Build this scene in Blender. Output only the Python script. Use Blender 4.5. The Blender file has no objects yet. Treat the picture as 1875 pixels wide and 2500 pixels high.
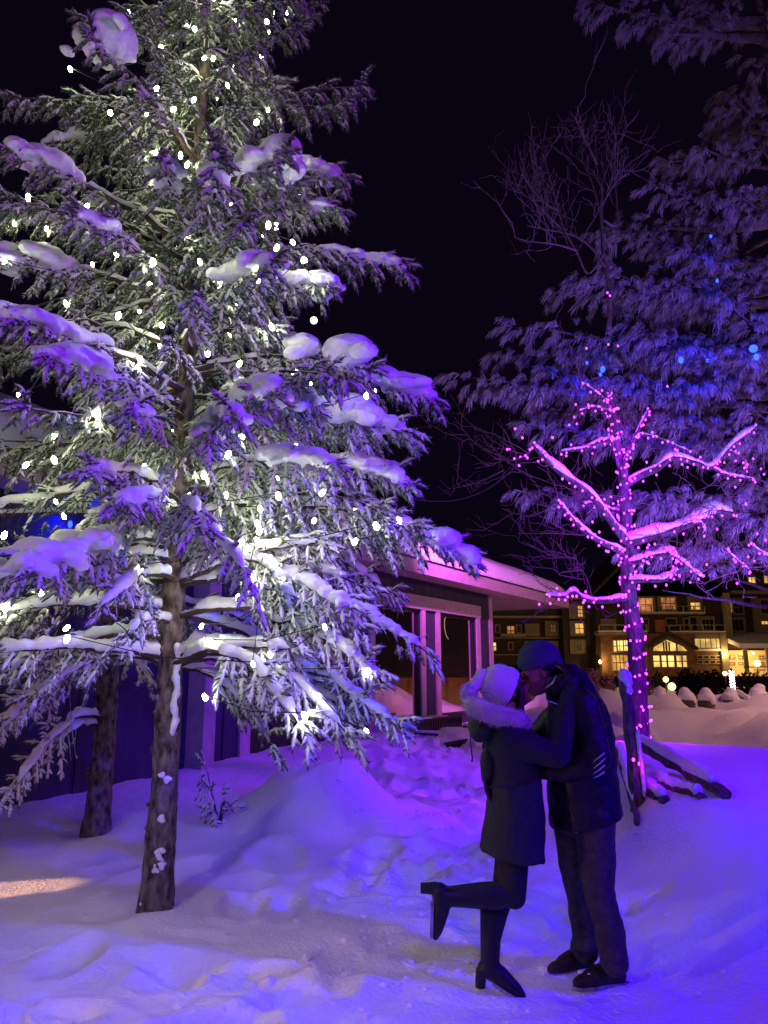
import bpy, math, random
import numpy as np
from mathutils import Vector, Matrix

random.seed(7)
RNG = np.random.default_rng(11)
SC = bpy.context.scene
COL = SC.collection

# ------------------------------------------------------------------ camera
CAM_H, TILT, F = 1.6, math.radians(12.2), 1805.0
cam_data = bpy.data.cameras.new("camera")
cam_data.sensor_fit = 'HORIZONTAL'
cam_data.sensor_width = 36.0
cam_data.lens = F / 1875.0 * 36.0
cam_data.clip_start, cam_data.clip_end = 0.05, 5000.0
cam = bpy.data.objects.new("camera", cam_data)
COL.objects.link(cam)
cam.location = (0, 0, CAM_H)
cam.rotation_euler = (math.pi / 2 + TILT, 0, 0)
SC.camera = cam

# ------------------------------------------------------------------ night sky
world = bpy.data.worlds.new("World")
SC.world = world
world.use_nodes = True
_bg = world.node_tree.nodes["Background"]
_bg.inputs[0].default_value = (0.0026, 0.0013, 0.0055, 1)
_bg.inputs[1].default_value = 1.0

SC.view_settings.view_transform = 'Standard'
SC.view_settings.look = 'None'
SC.view_settings.exposure = 0.0
SC.view_settings.gamma = 1.0
SC.cycles.use_denoising = True
SC.cycles.max_bounces = 6
SC.cycles.diffuse_bounces = 3
SC.cycles.glossy_bounces = 3
SC.cycles.transparent_max_bounces = 8
SC.cycles.sample_clamp_indirect = 4.0

# ------------------------------------------------------------------ lamps of the park (floodlights standing out of the frame) and a few added fills
def lamp(name, kind, loc, target, color, watts, radius=0.15, spot=70, blend=0.6):
    d = bpy.data.lights.new(name, kind)
    d.color = color
    d.energy = watts
    d.shadow_soft_size = radius
    if kind == 'SPOT':
        d.spot_size = math.radians(spot)
        d.spot_blend = blend
    o = bpy.data.objects.new(name, d)
    COL.objects.link(o)
    o.location = loc
    if target is not None:
        o.rotation_euler = (Vector(target) - Vector(loc)).to_track_quat('-Z', 'Y').to_euler()
    return o

lamp("blue_flood", 'SPOT', (6.2, 1.4, 4.2), (1.6, 4.8, 0.2), (0.03, 0.0, 1.0), 2600, 0.10, 90, 0.8)
lamp("violet_flood", 'SPOT', (1.2, -2.4, 5.6), (-0.4, 2.7, 0.0), (0.18, 0.01, 1.0), 1150, 0.12, 52, 0.9)
lamp("tree_flood", 'SPOT', (4.6, -1.2, 2.4), (-1.0, 5.4, 4.6), (0.42, 0.02, 1.0), 1200, 0.12, 56, 0.8)
lamp("purple_flood", 'SPOT', (3.6, 8.4, 5.2), (0.4, 11.0, 0.3), (0.24, 0.0, 1.0), 1100, 0.12, 78, 0.8)
lamp("bank_flood", 'SPOT', (5.6, 4.6, 3.4), (3.2, 8.4, 0.6), (0.22, 0.0, 1.0), 480, 0.12, 80, 0.8)
lamp("roof_flood", 'SPOT', (2.0, 13.0, 5.6), (1.6, 18.2, 4.3), (0.66, 0.09, 0.85), 3300, 0.10, 88, 0.8)
lamp("plaza_lamp", 'SPOT', (-3.6, -2.6, 4.6), (-1.5, 3.9, 0.0), (1.0, 0.86, 0.95), 430, 0.5, 42, 1.0)
lamp("crown_fill", 'SPOT', (-5.2, 1.0, 2.6), (-1.5, 5.6, 4.6), (1.0, 0.98, 0.80), 170, 0.12, 70, 0.8)  # added white fill that brightens the spruce crown
lamp("pine_flood", 'SPOT', (4.3, 3.0, 0.9), (4.1, 11.0, 7.0), (0.42, 0.21, 0.92), 2500, 0.12, 66, 0.8)
lamp("pine_side_flood", 'SPOT', (5.3, 7.9, 1.0), (3.8, 11.3, 6.2), (0.20, 0.06, 1.0), 2500, 0.12, 80, 0.7)
lamp("street_lamp_left", 'POINT', (-6.3, 6.0, 3.4), None, (1.0, 0.48, 0.36), 75, 0.1)
lamp("street_lamp_far", 'POINT', (10.5, 15.5, 4.6), None, (1.0, 0.45, 0.42), 560, 0.2)
lamp("hotel_fill", 'POINT', (9.0, 58.0, 9.0), None, (1.0, 0.58, 0.25), 2100, 0.4)  # added warm fill, ambient light for the facade
lamp("hotel_fill_side", 'POINT', (26.0, 60.0, 8.0), None, (1.0, 0.58, 0.25), 1700, 0.4)  # second added fill for the facade
lamp("warm_graze_spot", 'SPOT', (-5.2, 2.2, 0.75), (0.1, 3.9, 0.0), (1.0, 0.50, 0.22), 240, 0.03, 26, 0.5)  # added low spot grazing the bumps to make orange patches
lamp("warm_patch_spot", 'SPOT', (-7.0, 4.2, 1.3), (-3.05, 5.95, 0.05), (1.0, 0.50, 0.26), 2200, 0.03, 4.2, 0.3)  # added narrow beam that makes the orange patch at the left edge

def bulb_light(loc, color, watts, radius=0.03):
    """the light a bulb throws on the snow next to it"""
    return lamp("bulb_light", 'POINT', loc, None, color, watts, radius)

# ------------------------------------------------------------------ from a place in the photograph to a place in the world
K = 1875.0 / 1659.0
_c, _s = math.cos(TILT), math.sin(TILT)

def ray(px, py):
    X, Y = px * K - 937.5, 1250.0 - py * K
    return np.array([X, F * _c - Y * _s, F * _s + Y * _c])

def W(px, py, y):
    d = ray(px, py)
    return d * (y / d[1]) + np.array([0, 0, CAM_H])

def GZ(px, py, z=0.0):
    d = ray(px, py)
    return d * ((z - CAM_H) / d[2]) + np.array([0, 0, CAM_H])

def to_px(p):
    x, y, z = p[0], p[1], p[2] - CAM_H
    depth = y * _c + z * _s
    up = -y * _s + z * _c
    return ((937.5 + x / depth * F) / K, (1250 - up / depth * F) / K)

# ------------------------------------------------------------------ noise
def _hash(ix, iy, iz, seed):
    h = (ix.astype(np.int64) * 374761393 + iy.astype(np.int64) * 668265263 + iz.astype(np.int64) * 2147483647 + seed * 974634757) & 0x7fffffff
    h = ((h ^ (h >> 13)) * 1274126177) & 0x7fffffff
    h = h ^ (h >> 16)
    return (h & 0xffff) / 65535.0

def vnoise(x, y, z=None, seed=0):
    x = np.asarray(x, float); y = np.asarray(y, float)
    z = np.zeros_like(x) if z is None else np.asarray(z, float)
    ix, iy, iz = np.floor(x), np.floor(y), np.floor(z)
    fx, fy, fz = x - ix, y - iy, z - iz
    fx, fy, fz = [f * f * (3 - 2 * f) for f in (fx, fy, fz)]
    r = 0
    for a in (0, 1):
        for b in (0, 1):
            for c in (0, 1):
                w = (fx if a else 1 - fx) * (fy if b else 1 - fy) * (fz if c else 1 - fz)
                r = r + w * _hash(ix + a, iy + b, iz + c, seed)
    return r * 2 - 1

def sstep(a, b, x):
    t = np.clip((x - a) / (b - a), 0, 1)
    return t * t * (3 - 2 * t)

# ------------------------------------------------------------------ meshes and things
ORG = {}

class MB:
    def __init__(self):
        self.V, self.T, self.Q, self.n = [], [], [], 0
    def add(self, v, tris=None, quads=None):
        v = np.asarray(v, float).reshape(-1, 3)
        if tris is not None and len(tris):
            self.T.append(np.asarray(tris, np.int64).reshape(-1, 3) + self.n)
        if quads is not None and len(quads):
            self.Q.append(np.asarray(quads, np.int64).reshape(-1, 4) + self.n)
        self.V.append(v)
        self.n += len(v)
        return self
    def box(self, lo, hi):
        x0, y0, z0 = lo; x1, y1, z1 = hi
        v = [(x0,y0,z0),(x1,y0,z0),(x1,y1,z0),(x0,y1,z0),(x0,y0,z1),(x1,y0,z1),(x1,y1,z1),(x0,y1,z1)]
        return self.add(v, quads=[(0,3,2,1),(4,5,6,7),(0,1,5,4),(1,2,6,5),(2,3,7,6),(3,0,4,7)])
    def obox(self, c, ax, ay, az, hx, hy, hz):
        c, ax, ay, az = [np.asarray(q, float) for q in (c, ax, ay, az)]
        v = [c + sx*hx*ax + sy*hy*ay + sz*hz*az for sz in (-1,1) for sx, sy in ((-1,-1),(1,-1),(1,1),(-1,1))]
        return self.add(v, quads=[(0,3,2,1),(4,5,6,7),(0,1,5,4),(1,2,6,5),(2,3,7,6),(3,0,4,7)])
    def tube(self, pts, rad, sides=8, caps=True, rough=0.0, seed=0, flat=1.0):
        pts = np.asarray(pts, float); n = len(pts)
        rad = np.broadcast_to(np.asarray(rad, float), (n,))
        tan = np.gradient(pts, axis=0)
        tan /= np.linalg.norm(tan, axis=1, keepdims=True) + 1e-9
        ref = np.array([0, 0, 1.0]) if abs(tan[:, 2]).mean() < 0.8 else np.array([1.0, 0, 0])
        a = np.cross(tan, ref); a /= np.linalg.norm(a, axis=1, keepdims=True) + 1e-9
        b = np.cross(a, tan)
        th = np.arange(sides) / sides * 2 * np.pi
        r = rad[:, None] * np.ones((1, sides))
        if rough:
            r = r * (1 + rough * np.random.default_rng(seed).uniform(-1, 1, (n, sides)))
        v = pts[:, None, :] + r[..., None] * (np.cos(th)[None, :, None] * a[:, None, :] + flat * np.sin(th)[None, :, None] * b[:, None, :])
        i = np.arange(n - 1)[:, None] * sides
        j = np.arange(sides)[None, :]; j2 = (j + 1) % sides
        q = np.stack([i + j, i + j2, i + sides + j2, i + sides + j], -1).reshape(-1, 4)
        v = v.reshape(-1, 3)
        t = []
        if caps:
            v = np.vstack([v, pts[0], pts[-1]])
            m = n * sides
            for k in range(sides):
                k2 = (k + 1) % sides
                t.append((m, k2, k)); t.append((m + 1, (n-1)*sides + k, (n-1)*sides + k2))
        return self.add(v, tris=t, quads=q)
    def chain(self, pts, rad, sides=12, sub=3):
        """a limb: tapered tube with round ends, through pts"""
        pts = np.asarray(pts, float); rad = np.asarray(rad, float)
        P, R = [], []
        n = len(pts)
        d0 = (pts[1]-pts[0]) / np.linalg.norm(pts[1]-pts[0]); d1 = (pts[-1]-pts[-2]) / np.linalg.norm(pts[-1]-pts[-2])
        for a in (85, 60, 35, 15):
            P.append(pts[0] - d0*rad[0]*math.sin(math.radians(a))); R.append(rad[0]*math.cos(math.radians(a)))
        for k in range(n-1):
            for j in range(sub):
                t = j/sub
                p0 = pts[max(k-1,0)]; p1, p2 = pts[k], pts[k+1]; p3 = pts[min(k+2,n-1)]
                P.append(0.5*((2*p1)+(-p0+p2)*t+(2*p0-5*p1+4*p2-p3)*t*t+(-p0+3*p1-3*p2+p3)*t**3))
                R.append(rad[k]*(1-t)+rad[k+1]*t)
        P.append(pts[-1]); R.append(rad[-1])
        for a in (15, 35, 60, 85):
            P.append(pts[-1] + d1*rad[-1]*math.sin(math.radians(a))); R.append(rad[-1]*math.cos(math.radians(a)))
        return self.tube(P, R, sides)
    def ell(self, c, r, rot=None, nu=12, nv=8):
        """an ellipsoid"""
        th = np.linspace(0, np.pi, nv+1)[1:-1]; ph = np.arange(nu)/nu*2*np.pi
        v = np.stack([np.outer(np.sin(th), np.cos(ph)), np.outer(np.sin(th), np.sin(ph)), np.outer(np.cos(th), np.ones(nu))], -1).reshape(-1,3)
        v = np.vstack([v, [0,0,1], [0,0,-1]]) * np.asarray(r, float)
        if rot is not None: v = v @ np.asarray(rot).T
        v = v + np.asarray(c, float)
        q, t = [], []
        m = nv-1
        for i in range(m-1):
            for j in range(nu):
                j2=(j+1)%nu
                q.append((i*nu+j,(i+1)*nu+j,(i+1)*nu+j2,i*nu+j2))
        for j in range(nu):
            j2=(j+1)%nu
            t.append((m*nu, j, j2)); t.append((m*nu+1,(m-1)*nu+j2,(m-1)*nu+j))
        return self.add(v, tris=t, quads=q)
    def loft(self, rings, n=20):
        """closed stack of ellipses: (centre, rx, ry[, power])"""
        th = np.arange(n)/n*2*np.pi
        vs = []
        for r in rings:
            c, rx, ry = r[:3]
            e = r[3] if len(r) > 3 else 1.0
            co, si = np.cos(th), np.sin(th)
            vs.append(np.stack([c[0]+rx*np.sign(co)*np.abs(co)**e, c[1]+ry*np.sign(si)*np.abs(si)**e, np.full(n, c[2]) + (r[4]*co if len(r) > 4 else 0)], -1))
        m = len(rings)
        v = np.vstack(vs + [np.array([rings[0][0]]), np.array([rings[-1][0]])])
        q = [(i*n+j, i*n+(j+1)%n, (i+1)*n+(j+1)%n, (i+1)*n+j) for i in range(m-1) for j in range(n)]
        t = [(m*n, (j+1)%n, j) for j in range(n)] + [(m*n+1, (m-1)*n+j, (m-1)*n+(j+1)%n) for j in range(n)]
        return self.add(v, tris=t, quads=q)
    def poly_prism(self, pts2, to3, depth_vec):
        """an outline (list of points through to3) pushed along depth_vec"""
        a = np.array([to3(*p) for p in pts2]); n = len(a)
        v = np.vstack([a, a + np.asarray(depth_vec)])
        q = [(i, (i+1) % n, n+(i+1) % n, n+i) for i in range(n)]
        t = [(0, i+1, i) for i in range(1, n-1)] + [(n, n+i, n+i+1) for i in range(1, n-1)]
        return self.add(v, tris=t, quads=q)
    def mesh(self, name, org=(0,0,0), smooth=False):
        me = bpy.data.meshes.new(name)
        V = np.vstack(self.V) - np.asarray(org, float)
        T = np.vstack(self.T) if self.T else np.zeros((0,3), np.int64)
        Q = np.vstack(self.Q) if self.Q else np.zeros((0,4), np.int64)
        me.vertices.add(len(V)); me.vertices.foreach_set("co", V.astype(np.float32).ravel())
        loops = np.concatenate([T.ravel(), Q.ravel()]).astype(np.int32)
        me.loops.add(len(loops)); me.loops.foreach_set("vertex_index", loops)
        n = len(T) + len(Q)
        me.polygons.add(n)
        st = np.concatenate([np.arange(len(T))*3, len(T)*3 + np.arange(len(Q))*4]).astype(np.int32)
        me.polygons.foreach_set("loop_start", st)
        me.polygons.foreach_set("use_smooth", np.full(n, smooth))
        me.update(calc_edges=True)
        return me
    def build(self, name, mat, parent=None, smooth=False, remesh=None, smoothing=0, **props):
        org = ORG[parent.name] if parent is not None else np.zeros(3)
        me = self.mesh(name, org, smooth)
        if mat is not None: me.materials.append(mat)
        o = link(name, me, parent)
        if remesh:
            m = o.modifiers.new("merge", 'REMESH'); m.mode = 'VOXEL'; m.voxel_size = remesh; m.use_smooth_shade = True
            if smoothing:
                s = o.modifiers.new("relax", 'SMOOTH'); s.iterations = smoothing; s.factor = 0.5
        for k, v in props.items(): o[k] = v
        return o

def link(name, data, parent=None, loc=None):
    o = bpy.data.objects.new(name, data)
    COL.objects.link(o)
    if parent is not None:
        o.parent = parent
        ORG[o.name] = ORG[parent.name]
        if loc is not None:
            o.location = np.asarray(loc) - ORG[parent.name]
            ORG[o.name] = np.asarray(loc, float)
    else:
        ORG[o.name] = np.zeros(3) if loc is None else np.asarray(loc, float)
        if loc is not None: o.location = loc
    return o

def thing(name, label, category, loc, group=None):
    o = link(name, None, None, loc)
    o.empty_display_size = 0.2
    o["label"] = label; o["category"] = category
    if group: o["group"] = group
    return o

def tag(o, label=None, category=None, group=None, kind=None):
    for k, v in (("label", label), ("category", category), ("group", group), ("kind", kind)):
        if v: o[k] = v
    return o

# ------------------------------------------------------------------ materials
def nodes(name):
    m = bpy.data.materials.new(name); m.use_nodes = True
    nt = m.node_tree
    return m, nt, nt.nodes["Principled BSDF"]

def N(nt, kind, **kw):
    n = nt.nodes.new(kind)
    for k, v in kw.items(): setattr(n, k, v)
    return n

def rough_mat(name, c1, c2, scale=8.0, rough=0.85, bump=0.3, dist=0.01, detail=6.0, stretch=None, spec=0.3):
    """two tones mixed by noise, with relief"""
    m, nt, b = nodes(name)
    tc = N(nt, 'ShaderNodeTexCoord')
    src = tc.outputs['Object']
    if stretch:
        mp = N(nt, 'ShaderNodeMapping'); mp.inputs['Scale'].default_value = stretch
        nt.links.new(src, mp.inputs['Vector']); src = mp.outputs['Vector']
    nz = N(nt, 'ShaderNodeTexNoise'); nz.inputs['Scale'].default_value = scale; nz.inputs['Detail'].default_value = detail
    nt.links.new(src, nz.inputs['Vector'])
    cr = N(nt, 'ShaderNodeValToRGB')
    cr.color_ramp.elements[0].position = 0.35; cr.color_ramp.elements[1].position = 0.68
    cr.color_ramp.elements[0].color = (*c1, 1); cr.color_ramp.elements[1].color = (*c2, 1)
    nt.links.new(nz.outputs['Fac'], cr.inputs['Fac'])
    nt.links.new(cr.outputs['Color'], b.inputs['Base Color'])
    b.inputs['Roughness'].default_value = rough
    b.inputs['Specular IOR Level'].default_value = spec
    if bump:
        bp = N(nt, 'ShaderNodeBump'); bp.inputs['Strength'].default_value = bump; bp.inputs['Distance'].default_value = dist
        nt.links.new(nz.outputs['Fac'], bp.inputs['Height']); nt.links.new(bp.outputs['Normal'], b.inputs['Normal'])
    return m

def snow_mat(name, scale=30.0, bump=0.35, dist=0.01, base=(0.86, 0.87, 0.90)):
    m, nt, b = nodes(name)
    tc = N(nt, 'ShaderNodeTexCoord')
    n1 = N(nt, 'ShaderNodeTexNoise'); n1.inputs['Scale'].default_value = scale; n1.inputs['Detail'].default_value = 8
    nt.links.new(tc.outputs['Object'], n1.inputs['Vector'])
    bp = N(nt, 'ShaderNodeBump'); bp.inputs['Strength'].default_value = bump; bp.inputs['Distance'].default_value = dist
    nt.links.new(n1.outputs['Fac'], bp.inputs['Height']); nt.links.new(bp.outputs['Normal'], b.inputs['Normal'])
    b.inputs['Base Color'].default_value = (*base, 1)
    b.inputs['Roughness'].default_value = 0.75
    b.inputs['Specular IOR Level'].default_value = 0.25
    return m

def snowy_mat(name, dark1, dark2, snow=(0.80, 0.82, 0.84), lo=-0.15, hi=0.55, scale=45.0, amount=0.9):
    """dark needles or bark with snow lying wherever the surface looks up"""
    m, nt, b = nodes(name)
    geo = N(nt, 'ShaderNodeNewGeometry')
    sep = N(nt, 'ShaderNodeSeparateXYZ'); nt.links.new(geo.outputs['Normal'], sep.inputs[0])
    nz = N(nt, 'ShaderNodeTexNoise'); nz.inputs['Scale'].default_value = scale; nz.inputs['Detail'].default_value = 4
    nt.links.new(geo.outputs['Position'], nz.inputs['Vector'])
    ma = N(nt, 'ShaderNodeMath', operation='MULTIPLY_ADD'); ma.inputs[1].default_value = amount; ma.inputs[2].default_value = -amount / 2
    nt.links.new(nz.outputs['Fac'], ma.inputs[0])
    ad = N(nt, 'ShaderNodeMath', operation='ADD'); nt.links.new(sep.outputs['Z'], ad.inputs[0]); nt.links.new(ma.outputs[0], ad.inputs[1])
    mr = N(nt, 'ShaderNodeMapRange', interpolation_type='SMOOTHSTEP'); mr.inputs['From Min'].default_value = lo; mr.inputs['From Max'].default_value = hi
    nt.links.new(ad.outputs[0], mr.inputs['Value'])
    n2 = N(nt, 'ShaderNodeTexNoise'); n2.inputs['Scale'].default_value = 6; nt.links.new(geo.outputs['Position'], n2.inputs['Vector'])
    cr = N(nt, 'ShaderNodeValToRGB'); cr.color_ramp.elements[0].position = 0.4; cr.color_ramp.elements[1].position = 0.62
    cr.color_ramp.elements[0].color = (*dark1, 1); cr.color_ramp.elements[1].color = (*dark2, 1)
    nt.links.new(n2.outputs['Fac'], cr.inputs['Fac'])
    mx = N(nt, 'ShaderNodeMix', data_type='RGBA')
    nt.links.new(mr.outputs['Result'], mx.inputs['Factor']); nt.links.new(cr.outputs['Color'], mx.inputs['A']); mx.inputs['B'].default_value = (*snow, 1)
    nt.links.new(mx.outputs['Result'], b.inputs['Base Color'])
    b.inputs['Roughness'].default_value = 0.8
    b.inputs['Specular IOR Level'].default_value = 0.2
    return m

def emit_mat(name, color, strength):
    m = bpy.data.materials.new(name); m.use_nodes = True
    nt = m.node_tree; nt.nodes.clear()
    e = N(nt, 'ShaderNodeEmission'); e.inputs[0].default_value = (*color, 1); e.inputs[1].default_value = strength
    o = N(nt, 'ShaderNodeOutputMaterial'); nt.links.new(e.outputs[0], o.inputs[0])
    return m

def window_mat(name, color, strength, scale=1.2):
    """a lit room behind glass: brighter and darker patches of the room's own lamps and furniture"""
    m = bpy.data.materials.new(name); m.use_nodes = True
    nt = m.node_tree; nt.nodes.clear()
    tc = N(nt, 'ShaderNodeTexCoord')
    nz = N(nt, 'ShaderNodeTexNoise'); nz.inputs['Scale'].default_value = scale; nz.inputs['Detail'].default_value = 3
    nt.links.new(tc.outputs['Object'], nz.inputs['Vector'])
    mr = N(nt, 'ShaderNodeMapRange'); mr.inputs['From Min'].default_value = 0.35; mr.inputs['From Max'].default_value = 0.7
    mr.inputs['To Min'].default_value = strength * 0.35; mr.inputs['To Max'].default_value = strength * 1.6
    nt.links.new(nz.outputs['Fac'], mr.inputs['Value'])
    e = N(nt, 'ShaderNodeEmission'); e.inputs[0].default_value = (*color, 1); nt.links.new(mr.outputs['Result'], e.inputs[1])
    o = N(nt, 'ShaderNodeOutputMaterial'); nt.links.new(e.outputs[0], o.inputs[0])
    return m

def glass_mat(name):
    m = bpy.data.materials.new(name); m.use_nodes = True
    nt = m.node_tree; nt.nodes.clear()
    t = N(nt, 'ShaderNodeBsdfTransparent'); t.inputs[0].default_value = (0.95, 0.95, 0.96, 1)
    g = N(nt, 'ShaderNodeBsdfGlossy'); g.inputs['Roughness'].default_value = 0.02
    lw = N(nt, 'ShaderNodeLayerWeight'); lw.inputs[0].default_value = 0.35
    mr = N(nt, 'ShaderNodeMath', operation='MULTIPLY_ADD'); mr.inputs[1].default_value = 0.6; mr.inputs[2].default_value = 0.12
    nt.links.new(lw.outputs['Fresnel'], mr.inputs[0])
    mx = N(nt, 'ShaderNodeMixShader'); nt.links.new(mr.outputs[0], mx.inputs[0]); nt.links.new(t.outputs[0], mx.inputs[1]); nt.links.new(g.outputs[0], mx.inputs[2])
    o = N(nt, 'ShaderNodeOutputMaterial'); nt.links.new(mx.outputs[0], o.inputs[0])
    return m

M = {}
M['snow'] = snow_mat("snow", 40, 0.7, 0.014)
M['ground_snow'] = snow_mat("ground_snow", 36, 0.95, 0.02)
M['bark'] = rough_mat("bark", (0.034, 0.024, 0.020), (0.25, 0.195, 0.17), 20, 0.9, 1.0, 0.03, 10, (1, 1, 0.5))
M['grey_bark'] = rough_mat("grey_bark", (0.045, 0.04, 0.04), (0.14, 0.12, 0.11), 30, 0.9, 0.8, 0.01, 8, (1, 1, 0.3))
M['twig'] = snowy_mat("twig", (0.045, 0.03, 0.022), (0.08, 0.055, 0.04), lo=0.2, hi=0.7)
M['bare_twig'] = rough_mat("bare_twig", (0.09, 0.06, 0.05), (0.16, 0.11, 0.10), 30, 0.9, 0)
M['spruce'] = snowy_mat("spruce_needles", (0.030, 0.052, 0.022), (0.075, 0.095, 0.045), (0.80, 0.82, 0.78), lo=-0.55, hi=0.45, scale=60, amount=1.2)
M['pine'] = snowy_mat("pine_needles", (0.16, 0.16, 0.14), (0.30, 0.28, 0.24), (0.66, 0.66, 0.68), lo=-0.3, hi=0.6, scale=40, amount=1.0)
M['old_wood'] = rough_mat("weathered_wood", (0.05, 0.036, 0.032), (0.17, 0.125, 0.11), 18, 0.9, 0.8, 0.02, 10, (2.2, 2.2, 0.8))
M['wire'] = rough_mat("green_wire", (0.01, 0.02, 0.012), (0.02, 0.03, 0.02), 10, 0.6, 0)
M['warm_bulb'] = emit_mat("warm_white_bulb", (0.95, 1.0, 0.66), 90)
M['purple_bulb'] = emit_mat("purple_bulb", (0.62, 0.055, 1.0), 4.6)
M['blue_bulb'] = emit_mat("blue_bulb", (0.02, 0.05, 1.0), 5.5)
M['moon'] = emit_mat("moon_face", (1.0, 1.0, 0.72), 3.0)
# ================================================================== cabin wall line (needed by the ground)
VP = math.radians(31.1)
WU = np.array([math.sin(VP), math.cos(VP), 0.0])          # along the cabin front, away from the camera
WN = np.array([math.cos(VP), -math.sin(VP), 0.0])         # out of the front
WP = np.array([-3.87, 8.53, 0.0])

def wall_hit(px, py, off=0.0):
    """(distance along the cabin front, height) seen at a place in the photograph, on a plane OFF in front of the wall"""
    d = ray(px, py); o = np.array([0, 0, CAM_H])
    t = ((WP + WN * off - o) @ WN) / (d @ WN)
    p = o + d * t
    return float((p - WP) @ WU), float(p[2])

def wall_pt(s, z, off=0.0):
    return WP + WU * s + WN * off + np.array([0, 0, z])

# ================================================================== snow covered ground
_dent = []
_r = np.random.default_rng(5)
# footprints keep clear of the couple's own feet
for _ in range(80):
    y = _r.uniform(2.2, 6.4); x = _r.uniform(-1.9, 1.5) * (0.45 + y / 7)
    if 0.3 < x < 1.5 and 2.9 < y < 4.7: continue
    _dent.append((x, y, _r.uniform(0.06, 0.17), _r.uniform(0.015, 0.06), _r.uniform(0, 3.14), _r.uniform(1.2, 2.6)))
for _ in range(160):                                        # the trodden path towards the benches
    y = _r.uniform(5.6, 15); x = 0.15 + (y - 6) * 0.10 + _r.normal(0, 0.55)
    _dent.append((x, y, _r.uniform(0.10, 0.22), _r.uniform(0.03, 0.075), _r.uniform(0, 3.14), _r.uniform(1.1, 1.9)))
_dent = [d for d in _dent if math.hypot(d[0] + 0.70, d[1] - 8.2) > 1.35 and math.hypot(d[0] + 1.9, d[1] - 5.55) > .75 and math.hypot(d[0] + 2.7, d[1] - 7.6) > .6]
for k in range(9):                                          # hollows where people stepped off the path
    _dent.append((-1.7 + 0.32 * k + _r.normal(0, .06), 3.3 + 0.14 * k + _r.normal(0, .12), 0.17, 0.08, 0.5, 1.6))

_dent = [d for d in _dent if not (-.1 < d[0] < 1.7 and 2.9 < d[1] < 4.9)]

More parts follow.
